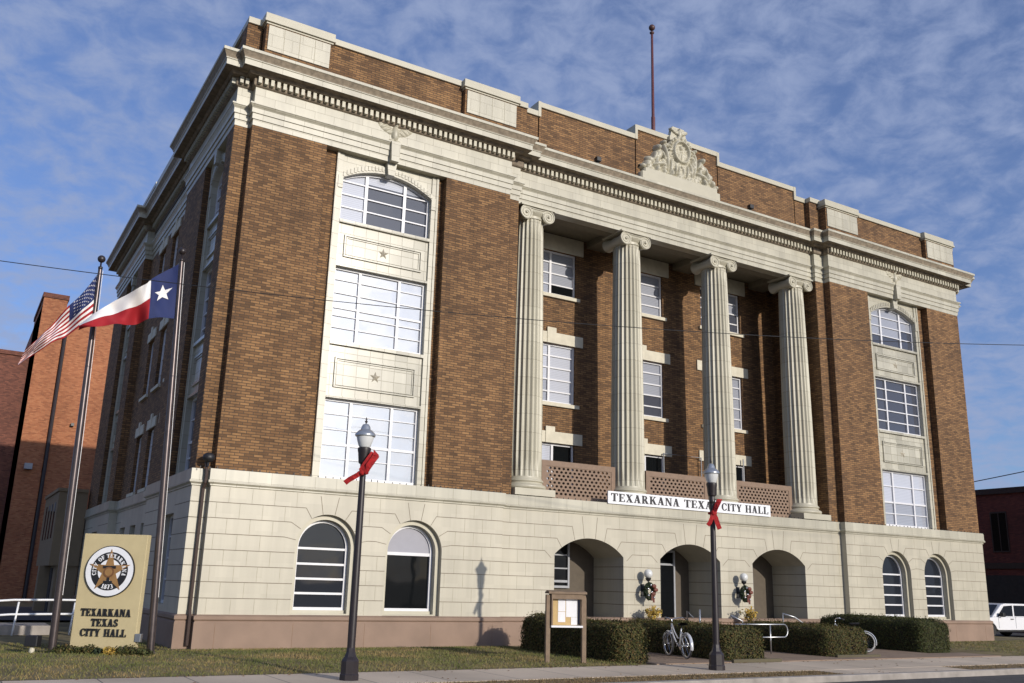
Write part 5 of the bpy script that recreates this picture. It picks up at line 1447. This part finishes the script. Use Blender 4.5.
for y in (.083, Wd-.083):
    for P in ([(1.62, 1.13), (2.08, 1.66), (2.62, 1.70), (2.62, 1.13)], [(2.72, 1.13), (2.72, 1.70), (3.50, 1.70), (3.62, 1.13)]):
        mb = MB(); mb.prism(P, lambda a, v, z: (a, v, z), y-.004, y+.004); mb.build('side_window', G_SKY, pk)
    yy = -.006 if y < 1 else Wd+.006
    for xd in (2.66, 3.74, 1.55):
        mb = MB(); mb.box(xd-.008, xd+.008, yy-.003, yy+.003, .5, 1.08); mb.build('door_seam', M_FRAMED, pk)
    for xd in (2.42, 3.5):
        mb = MB(); mb.box(xd-.09, xd+.09, yy-.03, yy+.02, .96, 1.0); mb.build('door_handle', M_BLACK, pk)
    mb = MB(); mb.box(1.62, 1.78, yy-.20 if y < 1 else yy, yy if y < 1 else yy+.20, 1.10, 1.32); mb.build('wing_mirror', M_BLACK, pk, bevel=.03)
    mb = MB(); mb.box(-.0, .12, .1 if y < 1 else Wd-.42, .42 if y < 1 else Wd-.1, .72, .92); mb.build('headlight', M_GLOBE, pk)
    mb = MB(); mb.box(5.55, 5.62, .03 if y < 1 else Wd-.18, .18 if y < 1 else Wd-.03, .70, 1.05); mb.build('tail_light', M_REDL, pk)
for xw in (.98, 4.3):
    for yw in (.0, Wd):
        w = empty('wheel', (xw, .13 if yw < 1 else Wd-.13, .37), parent=pk)
        mb = MB(); mb.lathe([(.20, -.12), (.36, -.12), (.38, -.08), (.38, .08), (.36, .12), (.20, .12)], n=24, T=lambda X, Y, Z: (X, Z, Y)); mb.build('tyre', M_TYRE, w, smooth=True, autosmooth=40)
        mb = MB(); mb.lathe([(.05, -.10), (.20, -.115), (.22, -.09), (.22, .09), (.2, .115), (.05, .10)], n=20, T=lambda X, Y, Z: (X, Z, Y)); mb.build('rim', M_ALU, w)
mb = MB(); mb.box(-.06, .10, .05, Wd-.05, .42, .62); mb.build('bumper', M_CHROME, pk, bevel=.02)
mb = MB(); mb.box(.02, .09, .45, Wd-.45, .66, .93); mb.build('grille', M_BLACK, pk)
mb = MB(); mb.box(.5, 5.2, .15, Wd-.15, .30, .42); mb.build('chassis', M_BLACK, pk)

# overhead wires
def wire(p, q, sag, label, rad=.009):
    p, q = Vector(p), Vector(q); mb = MB()
    mb.tube([p.lerp(q, k/40)-Vector((0, 0, sag*4*(k/40)*(1-k/40))) for k in range(41)], rad, 5)
    tag(mb.build('overhead_wire', M_BLACK), label, 'wire')
a, b = Vector((-22.6, -4.0, 8.04)), Vector((-.2, -12.5, 7.97)); mb = MB()
mb.tube([a+(b-a)*t-Vector((0, 0, .36*4*t*(1-t))) for t in [-.6+2.3*k/60 for k in range(61)]], .009, 5)
tag(mb.build('overhead_wire', M_BLACK), 'thin black overhead wire crossing the whole facade from left to right', 'wire')
wire((31.5, 13.0, 8.4), (41, -12, 13.5), .2, 'short dark wire rising to the right above the maroon building', .03)
